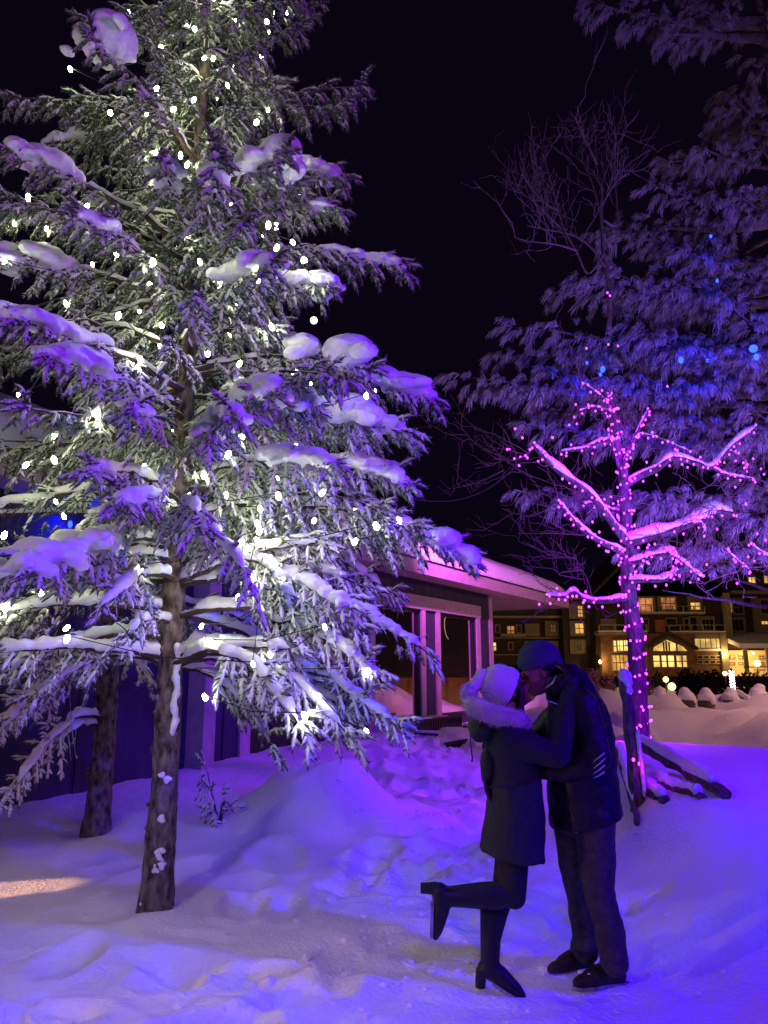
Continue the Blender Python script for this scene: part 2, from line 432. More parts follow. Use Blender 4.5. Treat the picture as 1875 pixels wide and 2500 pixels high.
def zg(x, y, fine=True):
    x = np.asarray(x, float); y = np.asarray(y, float)
    dw = (x - WP[0]) * WN[0] + (y - WP[1]) * WN[1]
    z = 0.24 * sstep(3.2, 0.3, dw) * sstep(4.5, 9, y)
    # shovelled heap beside the path
    hx, hy = x + 0.70, y - 8.2
    r = np.sqrt((hx / 0.86) ** 2 + (hy / 0.95) ** 2)
    z = z + (0.56 + 0.07 * vnoise(x * 2.2, y * 2.2, seed=12)) / (1 + (r / 0.80) ** 4.5) + 0.10 * np.exp(-(r / 1.5) ** 2)
    # bank on the right of the path
    xe = 1.12 + 0.10 * (y - 4.0) + 0.14 * np.sin(y * 1.3)
    bank = (0.16 * sstep(1.8, 4.5, y) + 0.50 * sstep(3.8, 7.2, y)) * sstep(0.0, 1.25, x - xe)
    yc = 11.0 - 0.62 * x + 0.25 * np.sin(x * 2.1)
    fall = sstep(yc - 0.3, yc + 2.2, y)
    front = bank * (1 + 0.16 * sstep(yc - 2.2, yc - 0.2, y)) * (1 - fall)
    z = z + front
    for tx_, ty_ in ((-1.90, 5.55), (-2.78, 7.5)):               # snow wells round the two trunks
        rt = np.hypot(x - tx_, y - ty_)
        z = z - 0.045 * np.exp(-(rt / 0.20) ** 2) + 0.022 * np.exp(-((rt - 0.36) / 0.12) ** 2)
    # far bank in front of the stone posts
    fb = 0.86 * sstep(12.0, 16.6, y + 0.25 * np.sin(x * 1.7)) * (1 - sstep(18.2, 22, y)) * sstep(1.8, 4.0, x)
    z = z + fb + 0.22 * sstep(8, 14, y) * (1 - sstep(18, 30, y)) * (1 - sstep(1.5, 3.5, x))
    z = z - 0.25 * sstep(22, 60, y)
    z = np.where(y > 0, z, 0)
    if fine:
        calm = 0.12 + 0.88 * sstep(0.7, 2.2, np.hypot((x - 0.85) * 0.9, (y - 3.4) * 0.75))
        calm = calm * (1 - .9 * np.exp(-(np.hypot(x + 1.90, y - 5.55) / .5) ** 2))
        near = 1 - sstep(25, 60, np.hypot(x, y))
        z = z + near * (calm * (0.055 * vnoise(x * 0.9, y * 0.9, seed=1) + 0.016 * vnoise(x * 2.3, y * 2.3, seed=2)) + 0.010 * vnoise(x * 6.1, y * 6.1, seed=3) + 0.0045 * vnoise(x * 15, y * 15, seed=4))
        z = z + 0.36 * sstep(11, 13.5, y) * sstep(2, 3.5, x) * vnoise(x * 1.1, y * 1.1, seed=8) * near + 0.18 * sstep(11, 13.5, y) * sstep(2, 3.5, x) * vnoise(x * 3.4, y * 3.4, seed=9) * near
        tz = np.exp(-((x - 0.45 - 0.06 * (y - 4)) / (0.75 + 0.06 * y)) ** 2) * sstep(2.0, 3.0, y) * (1 - sstep(14, 18, y))
        z = z + tz * (0.034 * np.abs(vnoise(x * 4.6, y * 4.6, seed=14)) + 0.020 * np.maximum(0, vnoise(x * 9.5, y * 9.5, seed=15)) * 1.6)
        z = z + 0.055 * vnoise(x * 3.1, y * 3.1, seed=21) * sstep(6.0, 7.5, y) * (1 - sstep(14, 17, y)) * np.exp(-((x - 0.9) / 1.5) ** 2) + 0.018 * vnoise(x * 5.5, y * 5.5, seed=22) * np.exp(-(np.hypot(x + .7, y - 8.2) / 1.2) ** 2)
        wf_ = np.exp(-(np.hypot((x - 0.80) / 0.95, (y - 3.85) / 0.95)) ** 4)
        z = z * (1 - .85 * wf_) + wf_ * (0.016 * vnoise(x * 6.5, y * 6.5, seed=31) + 0.009 * vnoise(x * 14, y * 14, seed=32))
        for (dx, dy, rr, dep, an, asp) in _dent:
            if x.ndim == 0 and math.hypot(float(x) - dx, float(y) - dy) > 0.7: continue
            ux = (x - dx) * math.cos(an) + (y - dy) * math.sin(an); uy = -(x - dx) * math.sin(an) + (y - dy) * math.cos(an)
            q = (ux / (rr * asp)) ** 2 + (uy / rr) ** 2
            if x.ndim:
                msk = q < 6
                z[msk] += -dep * np.exp(-q[msk] ** 2.2 * 1.2) + 0.35 * dep * np.exp(-((np.sqrt(q[msk]) - 1.25) / 0.28) ** 2)
            else:
                z = z - dep * math.exp(-float(q) ** 2.2 * 1.2)
    return z

def gz(x, y):
    return float(zg(np.array(float(x)), np.array(float(y)), True))

def graded(lo, hi, c0, c1, step, grow=1.12, far=900):
    a = list(np.arange(c0, c1, step))
    s, v = step, c1
    while v < hi: a.append(v); s = min(s * grow, far); v += s
    a.append(hi)
    s, v = step, c0 - step
    b = []
    while v > lo: b.append(v); s = min(s * grow, far); v -= s
    b.append(lo)
    return np.array(b[::-1] + a)

gx = graded(-1500, 1500, -3.2, 3.6, 0.028)
gy = graded(-300, 3000, 1.8, 8.2, 0.028, 1.02)
GX, GY = np.meshgrid(gx, gy)
_shape = GX.shape
GZZ = zg(GX.ravel(), GY.ravel())
_nx, _ny = len(gx), len(gy)
_i = (np.arange(_ny - 1)[:, None] * _nx + np.arange(_nx - 1)[None, :]).ravel()
_q = np.stack([_i, _i + 1, _i + _nx + 1, _i + _nx], -1)
ground = MB().add(np.stack([GX.ravel(), GY.ravel(), GZZ], -1), quads=_q).build("snow_ground", M['ground_snow'], smooth=True, kind="structure")

# crumbs of broken snow on the trodden ground
_cr = np.random.default_rng(91)
_b = MB()
_n = 420
_y = _cr.uniform(2.3, 9.5, _n); _x = 0.25 + 0.07 * (_y - 4) + _cr.normal(0, 0.75, _n)
_zz = zg(_x, _y)
_ph = (1 + 5 ** .5) / 2
_iv = np.array([(-1,_ph,0),(1,_ph,0),(-1,-_ph,0),(1,-_ph,0),(0,-1,_ph),(0,1,_ph),(0,-1,-_ph),(0,1,-_ph),(_ph,0,-1),(_ph,0,1),(-_ph,0,-1),(-_ph,0,1)]) / 1.9
_if = [(0,11,5),(0,5,1),(0,1,7),(0,7,10),(0,10,11),(1,5,9),(5,11,4),(11,10,2),(10,7,6),(7,1,8),(3,9,4),(3,4,2),(3,2,6),(3,6,8),(3,8,9),(4,9,5),(2,4,11),(6,2,10),(8,6,7),(9,8,1)]
for _k in range(_n):
    _sz = _cr.uniform(0.006, 0.022) * (1.6 if _cr.random() < .12 else 1)
    _b.add(_iv * _sz * _cr.uniform(.6, 1.35, (12, 3)) * np.array([1.2, 1, .75]) + np.array([_x[_k], _y[_k], _zz[_k] + _sz * .3]), tris=_if)
_b.build("snow_crumbs", M['snow'], kind="stuff")
# ================================================================== cabin with snowy roof
M['navy_siding'] = rough_mat("navy_siding", (0.032, 0.033, 0.055), (0.050, 0.050, 0.078), 5, 0.75, 0.15, 0.004, 5, (1, 1, 0.2))
M['pale_trim'] = rough_mat("pale_trim", (0.42, 0.33, 0.33), (0.52, 0.42, 0.41), 7, 0.7, 0.1, 0.003)
M['tan_soffit'] = rough_mat("tan_soffit", (0.45, 0.36, 0.27), (0.55, 0.45, 0.34), 5, 0.8, 0.05)
M['dark_door'] = rough_mat("dark_door", (0.018, 0.012, 0.014), (0.03, 0.02, 0.02), 9, 0.5, 0.1)
M['glass'] = glass_mat("window_glass")
M['room_wall'] = rough_mat("room_wall", (0.035, 0.022, 0.02), (0.07, 0.04, 0.03), 1.2, 0.9, 0.0)
M['room_floor'] = rough_mat("room_floor", (0.16, 0.08, 0.04), (0.24, 0.12, 0.06), 3, 0.6, 0.0)
M['warm_glow_panel'] = rough_mat('warm_glow_panel', (0.34, 0.15, 0.06), (0.46, 0.21, 0.09), 3, 0.7, 0.1)
M['dark_metal'] = rough_mat("dark_metal", (0.010, 0.009, 0.010), (0.018, 0.016, 0.017), 20, 0.5, 0.1)
M['lamp_arc'] = emit_mat("lamp_arc", (1.0, 0.62, 0.22), 2.2)

cabin = thing("cabin", "dark blue cabin with pink lit window trim and deep snow on its roof", "cabin", wall_pt(6, 0.0))

S_END = wall_hit(1066, 1420)[0]                     # corner of the front
Z_EAVE = wall_hit(1068, 1288)[1]
W2R = wall_hit(1035, 1450)[0]; W2L = wall_hit(943, 1450)[0]
g2 = (wall_hit(950, 1450)[0], wall_hit(1029, 1450)[0])
g1 = (wall_hit(807, 1450)[0], wall_hit(908, 1450)[0])
Z_HEAD = wall_hit(1030, 1335)[1]
Z_SILL = wall_hit(950, 1549)[1]
S_START = -2.5
D_ = 6.0                                             # depth of the house

def wbox(name, s0, s1, z0, z1, o0, o1, mat, parent):
    """a box on the cabin front: S along it, Z up, O out of it"""
    c = wall_pt((s0 + s1) / 2, (z0 + z1) / 2, (o0 + o1) / 2)
    return MB().obox(c, WU, WN, (0, 0, 1), (s1 - s0) / 2, (o1 - o0) / 2, (z1 - z0) / 2).build(name, mat, parent)

def wmb(mb, s0, s1, z0, z1, o0, o1):
    c = wall_pt((s0 + s1) / 2, (z0 + z1) / 2, (o0 + o1) / 2)
    mb.obox(c, WU, WN, (0, 0, 1), (s1 - s0) / 2, (o1 - o0) / 2, (z1 - z0) / 2)

# front wall is built between the openings: [door bay] [window 1] [window 2]
dz = (wall_hit(536, 1640)[0], wall_hit(711, 1640)[0])
DOOR_TOP = Z_HEAD
walls = MB()
T_ = 0.16
for a, b in ((S_START, dz[0]), (dz[1], g1[0]), (g1[1], g2[0]), (g2[1], S_END)):
    wmb(walls, a, b, -0.4, Z_EAVE, -T_, 0)
for a, b, zs in ((dz[0], dz[1], None), (g1[0], g1[1], Z_SILL), (g2[0], g2[1], Z_SILL)):
    wmb(walls, a, b, Z_HEAD, Z_EAVE, -T_, 0)
    if zs: wmb(walls, a, b, -0.4, zs, -T_, 0)
wmb(walls, S_END - T_, S_END - 0.001, -0.4, Z_EAVE, -D_, -T_ - 0.001)   # end wall
wmb(walls, S_START, S_START + T_, -0.4, Z_EAVE, -D_, -T_ - 0.001)
wmb(walls, S_START, S_END, -0.4, Z_EAVE, -D_ - T_, -D_ - 0.001)
wall_o = walls.build("wall", M['navy_siding'], cabin)
# vertical battens on the siding
bat = []
for s in np.arange(S_START + 0.6, dz[0] - 0.3, 1.22):
    bat.append(wbox("batten", s, s + 0.05, -0.3, Z_EAVE - 0.02, 0.001, 0.022, M['navy_siding'], cabin))
# trims: boards proud of the wall
def trim(px0, px1, py, z0, z1, out=0.045, name="trim_board"):
    s0, s1 = wall_hit(px0, py)[0], wall_hit(px1, py)[0]
    return wbox(name, s0, s1, z0, z1, 0.002, out, M['pale_trim'], cabin)
TW = 0.02
trim(512, 534, 1640, -0.3, Z_HEAD + 0.0)
trim(713, 731, 1640, -0.3, Z_HEAD)
trim(795, 806.5, 1450, 0.05, Z_HEAD)
trim(908.5, 917, 1450, Z_SILL - 0.06, Z_HEAD)
trim(941, 949.5, 1450, Z_SILL - 0.06, Z_HEAD)
trim(1029.5, 1037, 1450, Z_SILL - 0.06, Z_HEAD)
trim(1058, 1065.5, 1450, -0.2, Z_EAVE - 0.02, 0.03, "corner_board")
s_h0 = wall_hit(512, 1640)[0]
wbox("head_board", s_h0 - 0.1, wall_hit(1037, 1450)[0] + 0.02, Z_HEAD + 0.002, Z_HEAD + 0.30, 0.002, 0.06, M['pale_trim'], cabin)
# pillar standing proud of the front, lit on its side
p0, p1 = wall_hit(436, 1640, 0.32)[0], wall_hit(462, 1640, 0.32)[0]
pil = wbox("pillar", p0, p1, -0.3, Z_EAVE, 0.003, 0.32, M['pale_trim'], cabin)
# sill panel under the first window
wbox("sill_panel", g1[0] - 0.1, g1[1] + 0.55, 0.12, 0.62, 0.002, 0.30, M['pale_trim'], cabin)
wbox("sill_board", g1[0] - 0.1, g1[1] + 0.60, 0.622, 0.68, 0.002, 0.34, M['pale_trim'], cabin)
# door
door = wbox("door", dz[0] + 0.002, dz[1] - 0.002, -0.2, Z_HEAD - 0.002, -0.13, -0.08, M['dark_door'], cabin)
for k in range(4):
    a = dz[0] + (dz[1] - dz[0]) * (k + 0.1) / 4; b = dz[0] + (dz[1] - dz[0]) * (k + 0.9) / 4
    wbox("door_panel", a, b, 0.3, Z_HEAD - 0.25, -0.079, -0.062, M['dark_door'], door)
# windows
for (a, b) in (g1, g2):
    fr = MB(); f = 0.07
    wmb(fr, a + 0.002, a + f, Z_SILL + 0.002, Z_HEAD - 0.002, -0.12, -0.04); wmb(fr, b - f, b - 0.002, Z_SILL + 0.002, Z_HEAD - 0.002, -0.12, -0.04)
    wmb(fr, a + f + .001, b - f - .001, Z_SILL + 0.002, Z_SILL + f, -0.12, -0.04); wmb(fr, a + f + .001, b - f - .001, Z_HEAD - f, Z_HEAD - 0.002, -0.12, -0.04)
    w = fr.build("window", M['dark_metal'], cabin)
    wbox("pane", a + f, b - f, Z_SILL + f, Z_HEAD - f, -0.085, -0.075, M['glass'], w)
# room behind the windows
room = MB()
wmb(room, g1[0] - 0.5, S_END - T_ - .01, -0.35, 0.0, -4.5, -T_ - 0.01)
room.build("room_floor", M['room_floor'], cabin)
room = MB()
wmb(room, g1[0] - 0.5, S_END - T_ - .01, 0.002, Z_EAVE - 0.1, -4.7, -4.51)
room.build("room_back_wall", M['room_wall'], cabin)
wmb2 = MB(); wmb(wmb2, S_END - T_ - .05, S_END - T_ - .012, 0.003, 1.45, -4.4, -T_ - .03); wmb2.build("warm_glow_panel", M['warm_glow_panel'], cabin)  # added panel, warm glow low in the window put into its colour
wmb2 = MB(); wmb(wmb2, S_END - T_ - .04, S_END - T_ - .012, 1.452, Z_EAVE - .13, -4.4, -T_ - .03); wmb2.build("room_end_wall", M['room_wall'], cabin)
for k in range(7): wbox("stile", S_END - T_ - .075, S_END - T_ - .051, 0.01, 1.44, -4.2 + .58 * k, -4.13 + .58 * k, M['room_floor'], cabin)
wbox("counter", g1[0] + 0.3, S_END - 2.4, 0.002, 1.0, -3.9, -3.3, M['room_floor'], cabin)
wbox("ceiling", S_START + T_ + .01, S_END - T_ - 0.01, Z_EAVE - 0.12, Z_EAVE - 0.03, -D_ + .01, -T_ - .01, M['room_wall'], cabin)
arc = wall_hit(974, 1352, -0.9); ac = wall_pt(arc[0], arc[1], -0.9)
mb = MB(); th = np.linspace(-1.1, 1.0, 14)
mb.tube([ac + 0.38 * (np.cos(t + 3.3) * WU + np.sin(t + 3.3) * np.array([0, 0, 1.0])) for t in th], 0.010, 6)
pl = mb.build("hanging_lamp", M['lamp_arc'], None, smooth=True)
tag(pl, "thin glowing crescent lamp hanging inside the far right cabin window", "lamp")
d = bpy.data.lights.new("room_fill", 'POINT'); d.energy = 130; d.color = (1, 0.45, 0.16); d.shadow_soft_size = 0.15  # unseen fill added low so the lower room is warmer than the upper
o = bpy.data.objects.new("room_fill", d); COL.objects.link(o); o.location = wall_pt((g1[0] + S_END) / 2 + .6, 0.95, -1.5)

# roof boards, fascia, soffit and the deep snow: eave runs OV in front of the wall and ENDOV past the corner
OV = 0.62
z_f0 = None
s_tip, z_tip = wall_hit(1226, 1312, OV)
ENDOV = s_tip - S_END
soff = MB(); wmb(soff, S_START - 0.5, s_tip, Z_EAVE + 0.001, Z_EAVE + 0.05, -D_ - OV, OV); soff.build("soffit", M['tan_soffit'], cabin)
wbox("fascia_board", S_START - 0.5, s_tip + 0.03, Z_EAVE - 0.03, Z_EAVE + 0.24, OV + 0.001, OV + 0.035, M['pale_trim'], cabin)
c = wall_pt(s_tip + 0.018, Z_EAVE + 0.105, -D_ / 2)
MB().obox(c, WU, WN, (0, 0, 1), 0.016, D_ / 2 + OV, 0.135).build("fascia_board", M['pale_trim'], cabin)
# de-icing cable zigzag over the eave
mb = MB(); zz = []
k = 0
for s in np.arange(S_START, s_tip, 0.09):
    zz.append(wall_pt(s, Z_EAVE + 0.255 + (0.05 if k % 2 else 0.0) + 0.01 * math.sin(s * 9), OV + 0.045)); k += 1
mb.tube(zz, 0.011, 4); mb.build("heating_cable", M['dark_metal'], cabin)
# dark drip edge between fascia and snow
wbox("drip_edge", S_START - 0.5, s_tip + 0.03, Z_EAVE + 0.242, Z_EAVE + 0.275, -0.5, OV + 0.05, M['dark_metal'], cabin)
ns, nw = 150, 60
ss = np.linspace(S_START - 0.5, s_tip + 0.06, ns); ws = np.linspace(-D_ - OV, OV + 0.06, nw)
SS, WW = np.meshgrid(ss, ws)
dd = np.minimum(OV + 0.06 - WW, WW + D_ + OV); de = s_tip + 0.06 - SS
HIP = np.minimum(dd, de * 0.85)
thick = 0.34 * np.sqrt(np.clip(1 - (1 - np.clip(HIP / 0.45, 0, 1)) ** 2, 0, 1))
ZZ = Z_EAVE + 0.277 + np.tan(math.radians(24)) * HIP + thick + 0.03 * vnoise(SS * 0.9, WW * 0.9, seed=4) * np.clip(HIP, 0, 1) + 0.008 * vnoise(SS * 5, WW * 5, seed=5)
P = WP + SS[..., None] * WU + WW[..., None] * WN + ZZ[..., None] * np.array([0, 0, 1.0])
P2 = P.copy(); P2[..., 2] = Z_EAVE + 0.276
i = (np.arange(nw - 1)[:, None] * ns + np.arange(ns - 1)[None, :]).ravel()
q = np.stack([i, i + 1, i + ns + 1, i + ns], -1)
mb = MB(); mb.add(P.reshape(-1, 3), quads=q); mb.add(P2.reshape(-1, 3), quads=q[:, ::-1])
mb.build("roof_snow", M['snow'], cabin, smooth=True)

# blue lights under the left part of the eave
bl = thing("blue_light_string", "string of blue bulbs under the cabin eave behind the left side of the spruce", "light string", wall_pt(1.0, Z_EAVE, OV))
pts = [W(px, py, 8.6) for px, py in ((10, 1148), (42, 1120), (90, 1112), (152, 1128), (178, 1136))]
mb = MB(); mb.tube(pts, 0.008, 5); mb.build("wire", M['wire'], bl)
bme = MB().ell((0, 0, -0.025), (0.028, 0.028, 0.045), nu=8, nv=6)
blue_me = bme.mesh("bulb"); blue_me.materials.append(M['blue_bulb'])
for p in pts:
    link("bulb", blue_me, bl, p); bulb_light(p + np.array([0, -.08, -.03]), (0, .01, 1), 9)
# ================================================================== hotel across the plaza
M['hotel_wall'] = rough_mat("hotel_siding", (0.030, 0.020, 0.016), (0.048, 0.032, 0.024), 0.6, 0.9, 0.2, 0.05, 4, (1, 1, 6))
M['hotel_bay'] = rough_mat("hotel_bay_panel", (0.15, 0.125, 0.085), (0.20, 0.165, 0.11), 0.7, 0.9, 0.0)
M['hotel_brick'] = rough_mat("hotel_brick", (0.11, 0.055, 0.030), (0.19, 0.10, 0.05), 2.0, 0.9, 0.2, 0.03)
M['hotel_roof'] = rough_mat("hotel_shingle", (0.030, 0.027, 0.025), (0.05, 0.045, 0.04), 1.5, 0.9, 0.1)
M['hotel_trim'] = rough_mat("hotel_trim", (0.22, 0.18, 0.13), (0.30, 0.25, 0.18), 1.0, 0.8, 0.0)
M['hotel_dark'] = rough_mat("hotel_dark_window", (0.008, 0.008, 0.012), (0.02, 0.017, 0.02), 1.0, 0.25, 0.0, spec=0.5)
M['lit'] = window_mat("lit_room", (1.0, 0.50, 0.11), 1.0, 0.8)
M['lit_dim'] = window_mat("lit_room_dim", (1.0, 0.38, 0.13), 0.55, 0.9)
M['lit_bright'] = window_mat("lit_hall", (1.0, 0.62, 0.17), 1.5, 0.55)
M['porch_wall'] = rough_mat("porch_wall", (0.5, 0.38, 0.2), (0.6, 0.45, 0.25), 1.0, 0.8, 0.0)
M['brown_door'] = rough_mat("brown_door", (0.30, 0.10, 0.04), (0.36, 0.13, 0.05), 2.0, 0.7, 0.0)
M['lamp_glow'] = emit_mat("wall_lamp_glow", (1.0, 0.72, 0.22), 14)
M['warm_lamp'] = emit_mat("garden_lamp_glow", (1.0, 0.60, 0.18), 5)

YH = 80.0
def z6(x, y): return ((1175 + x / 2.37) / K, (1300 + y / 2.37) / K)
def z9(x, y): return ((1500 + x / 4.424) / K, (1330 + y / 4.424) / K)
def hp(zf, x, y, off=0.0): return W(*zf(x, y), YH + off)
hotel = thing("hotel", "large dark gabled hotel with warm lit windows far across the plaza", "hotel", hp(z9, 440, 1400) * np.array([1, 1, 0]))

def hbox(name, zf, x0, y0, x1, y1, front, back, mat, parent=None):
    a, b = hp(zf, x0, y1), hp(zf, x1, y0)
    return MB().box((a[0], YH + front, a[2]), (b[0], YH + back, b[2])).build(name, mat, parent or hotel)

def hwin(zf, x0, y0, x1, y1, front, mat, nx=2, ny=2, name="window"):
    a, b = hp(zf, x0, y1), hp(zf, x1, y0)
    f = 0.09; y = YH + front
    fr = MB()
    fr.box((a[0], y - 0.10, a[2]), (a[0] + f, y - 0.002, b[2])); fr.box((b[0] - f, y - 0.10, a[2]), (b[0], y - 0.002, b[2]))
    fr.box((a[0] + f, y - 0.10, a[2]), (b[0] - f, y - 0.002, a[2] + f)); fr.box((a[0] + f, y - 0.10, b[2] - f), (b[0] - f, y - 0.002, b[2]))
    w = fr.build(name, M['hotel_trim'], hotel)
    for i in range(nx):
        for j in range(ny):
            u0 = a[0] + f + (b[0] - a[0] - 2 * f) * i / nx + (0.05 if i else 0); u1 = a[0] + f + (b[0] - a[0] - 2 * f) * (i + 1) / nx - (0.05 if i < nx - 1 else 0)
            v0 = a[2] + f + (b[2] - a[2] - 2 * f) * j / ny + (0.05 if j else 0); v1 = a[2] + f + (b[2] - a[2] - 2 * f) * (j + 1) / ny - (0.05 if j < ny - 1 else 0)
            MB().box((u0, y - 0.05, v0), (u1, y - 0.006, v1)).build("pane", mat, w)
    return w

def hprism(name, zf, pts, front, depth, mat, parent=None):
    return MB().poly_prism(pts, lambda x, y: hp(zf, x, y) + np.array([0, front, 0]), (0, depth, 0)).build(name, mat, parent or hotel)

# left wing
hbox("wall", z6, 60, 470, 515, 840, 4.0, 14, M['hotel_wall'])
hprism("roof", z6, [(40, 470), (530, 470), (530, 448), (470, 395), (120, 395), (60, 450)], 3.4, 12, M['hotel_roof'])
hbox("eave_board", z6, 40, 470, 512, 482, 3.0, 3.99, M['hotel_trim'])
for y in (598, 700): hbox("floor_band", z6, 60, y, 512, y + 6, 3.75, 3.99, M['hotel_trim'])
hbox("bay", z6, 290, 515, 375, 592, 3.5, 3.99, M['hotel_bay']); hbox("bay", z6, 412, 500, 490, 592, 3.5, 3.99, M['hotel_bay'])
hbox("bay", z6, 290, 620, 375, 695, 3.5, 3.99, M['hotel_bay']); hbox("bay", z6, 412, 620, 490, 695, 3.5, 3.99, M['hotel_bay'])
hwin(z6, 183, 526, 230, 590, 4.0, M['lit_dim'])
hwin(z6, 95, 625, 120, 682, 4.0, M['lit_bright'], 1, 2)
for x0, y0 in ((110, 520), (240, 520), (190, 625), (440, 520), (440, 640), (310, 640)): hwin(z6, x0, y0, x0 + 32, y0 + 50, 3.45 if x0 > 280 else 4.0, M['hotel_dark'])
hbox("balcony_railing", z6, 140, 575, 290, 596, 3.2, 3.26, M['hotel_trim'])
# tower left of the gable
hbox("wall", z6, 516, 372, 662, 840, 2.2, 13, M['hotel_wall'])
hbox("eave_board", z6, 505, 366, 668, 376, 1.8, 2.19, M['hotel_trim'])
hbox("bay", z6, 535, 402, 622, 492, 1.9, 2.19, M['hotel_bay']); hbox("bay", z6, 540, 505, 622, 592, 1.9, 2.19, M['hotel_bay']); hbox("bay", z6, 542, 615, 630, 700, 1.9, 2.19, M['hotel_bay'])
hwin(z6, 582, 413, 613, 484, 1.88, M['lit'], 2, 3); hwin(z6, 566, 516, 619, 583, 1.88, M['lit'], 2, 2); hwin(z6, 570, 630, 612, 690, 1.88, M['hotel_dark'])
# main gable
AP = (1030, 5)
hprism("wall", z6, [(664, 840), (1388, 840), (1388, 352), AP, (664, 352)], 0.0, 14, M['hotel_wall'])
for (x0, y0, x1, y1) in ((640, 380, AP[0], AP[1] - 14), (1412, 380, AP[0], AP[1] - 14)):
    hprism("barge_board", z6, [(x0, y0), (x0, y0 - 34), (x1, y1 - 8), (x1, y1 + 26)], -0.7, 0.69, M['hotel_trim'])
hprism("roof", z6, [(632, 372), (AP[0], AP[1] - 30), (1420, 372), (1420, 350), (AP[0], AP[1] - 52), (632, 350)], -0.9, 15, M['hotel_roof'])
hbox("bay", z9, 232, 440, 415, 745, -0.35, -0.01, M['hotel_bay']); hbox("bay", z9, 465, 460, 650, 745, -0.35, -0.01, M['hotel_bay']); hbox("bay", z9, 790, 460, 920, 745, -0.35, -0.01, M['hotel_bay'])
hwin(z9, 248, 492, 398, 542, -0.36, M['lit_dim'], 3, 1); hwin(z9, 248, 572, 402, 732, -0.36, M['lit_dim'], 2, 2)
hwin(z9, 487, 568, 643, 708, -0.36, M['lit_dim'], 3, 2); hwin(z9, 803, 622, 912, 712, -0.36, M['lit'], 2, 2)
def balcony(zf, x0, x1, y_floor, h, front):
    b = hbox("balcony", zf, x0, y_floor, x1, y_floor + 18, front, -0.01, M['hotel_trim'])
    hbox("rail", zf, x0, y_floor - h, x1, y_floor - h + 5, front, front + 0.1, M['hotel_trim'], b)
    for t in np.linspace(0, 1, max(4, int((x1 - x0) / 90))):
        x = x0 + (x1 - x0 - 6) * t
        hbox("baluster", zf, x, y_floor - h + 5, x + 6, y_floor, front + 0.02, front + 0.08, M['hotel_trim'], b)
    hbox("snow_strip", zf, x0, y_floor - 5, x1, y_floor - 0.3, front, front + 0.8, M['snow'], b)
balcony(z9, 240, 925, 742, 70, -1.3)
balcony(z9, 530, 1130, 946, 72, -1.6)
balcony(z6, 655, 930, 578, 40, -1.6)
for x0, y0, x1, y1 in ((245, 795, 365, 935), (552, 790, 668, 880), (750, 790, 800, 935), (815, 775, 885, 935)): hwin(z9, x0, y0, x1, y1, -0.02, M['hotel_dark'])
hbox("bay", z9, 890, 772, 1068, 935, -0.3, -0.01, M['hotel_bay']); hwin(z9, 930, 800, 1055, 930, -0.31, M['hotel_dark'], 3, 1)
hbox("door", z9, 442, 812, 537, 944, -0.1, -0.01, M['brown_door'])
hbox("bay", z6, 690, 500, 775, 575, -0.3, -0.01, M['hotel_bay'])
# ground floor, standing forward of the upper floors
hbox("brick_wall", z9, -160, 964, 1128, 1420, -1.2, -0.01, M['hotel_brick'])
hprism("entrance_gable", z9, [(250, 1420), (250, 1110), (440, 985), (690, 1125), (690, 1420)], -3.2, 1.99, M['hotel_brick'])
for pts in ([(225, 1130), (225, 1098), (440, 950), (440, 984)], [(440, 984), (440, 950), (742, 1118), (742, 1150)]):
    hprism("entrance_barge_board", z9, pts, -3.9, 0.69, M['hotel_wall'])
gl = hprism("arched_window", z9, [(300, 1155), (312, 1118), (440, 1040), (612, 1112), (650, 1155)], -3.26, 0.05, M['lit_bright'])
for x in (405, 432, 462, 540): hbox("mullion", z9, x, 1050 if x in (432,) else 1062, x + 7, 1155, -3.34, -3.262, M['hotel_wall'], gl)
for x0, x1 in ((300, 372), (385, 440), (452, 520), (540, 598), (604, 650)): hwin(z9, x0, 1196, x1, 1330, -3.21, M['lit_bright'], 1, 2, "entrance_window")
hwin(z9, -10, 1030, 110, 1158, -1.21, M['lit_bright'], 5, 2); hwin(z6, 738, 708, 826, 802, -1.21, M['lit'], 4, 2)
hwin(z6, 742, 624, 800, 696, -1.215, M['lit_bright'], 3, 2)
hbox("bay", z9, 808, 972, 1112, 1012, -1.5, -1.21, M['hotel_bay'])
hwin(z9, 815, 1013, 1106, 1126, -1.21, M['lit_bright'], 5, 1)
for k in range(4):
    x = 842 + 66 * k
    for y in (1196, 1248): hwin(z9, x, y, x + 60, y + 42, -1.21, M['hotel_dark'], 2, 1)
hbox("snow_strip", z9, 815, 1128, 1108, 1150, -1.5, -1.21, M['snow'])
hbox("corner_post", z9, 1108, 965, 1135, 1400, -1.6, -1.21, M['hotel_trim'])
hbox("down_pipe", z9, 1168, 530, 1196, 1000, -1.0, -0.5, M['hotel_trim'])
# right wing
hprism("roof", z9, [(1150, 490), (1800, 470), (1800, -60), (1100, -60), (960, 150)], 1.4, 14, M['hotel_roof'])
hbox("eave_board", z9, 1190, 488, 1800, 522, 0.6, 1.39, M['hotel_trim'])
hbox("wall", z9, 1198, 524, 1800, 1420, 1.6, 14, M['hotel_wall'])
hbox("bay", z9, 1252, 560, 1450, 752, 1.2, 1.59, M['hotel_bay']); hbox("bay", z9, 1272, 770, 1472, 940, 1.2, 1.59, M['hotel_bay']); hbox("bay", z9, 1590, 560, 1780, 940, 1.2, 1.59, M['hotel_bay'])
hwin(z9, 1260, 572, 1322, 732, 1.18, M['lit_dim'], 2, 3); hwin(z9, 1640, 810, 1720, 860, 1.18, M['lit'], 2, 1)
hwin(z9, 1340, 590, 1440, 740, 1.18, M['hotel_dark']); hwin(z9, 1300, 790, 1450, 930, 1.18, M['hotel_dark'], 3, 1)
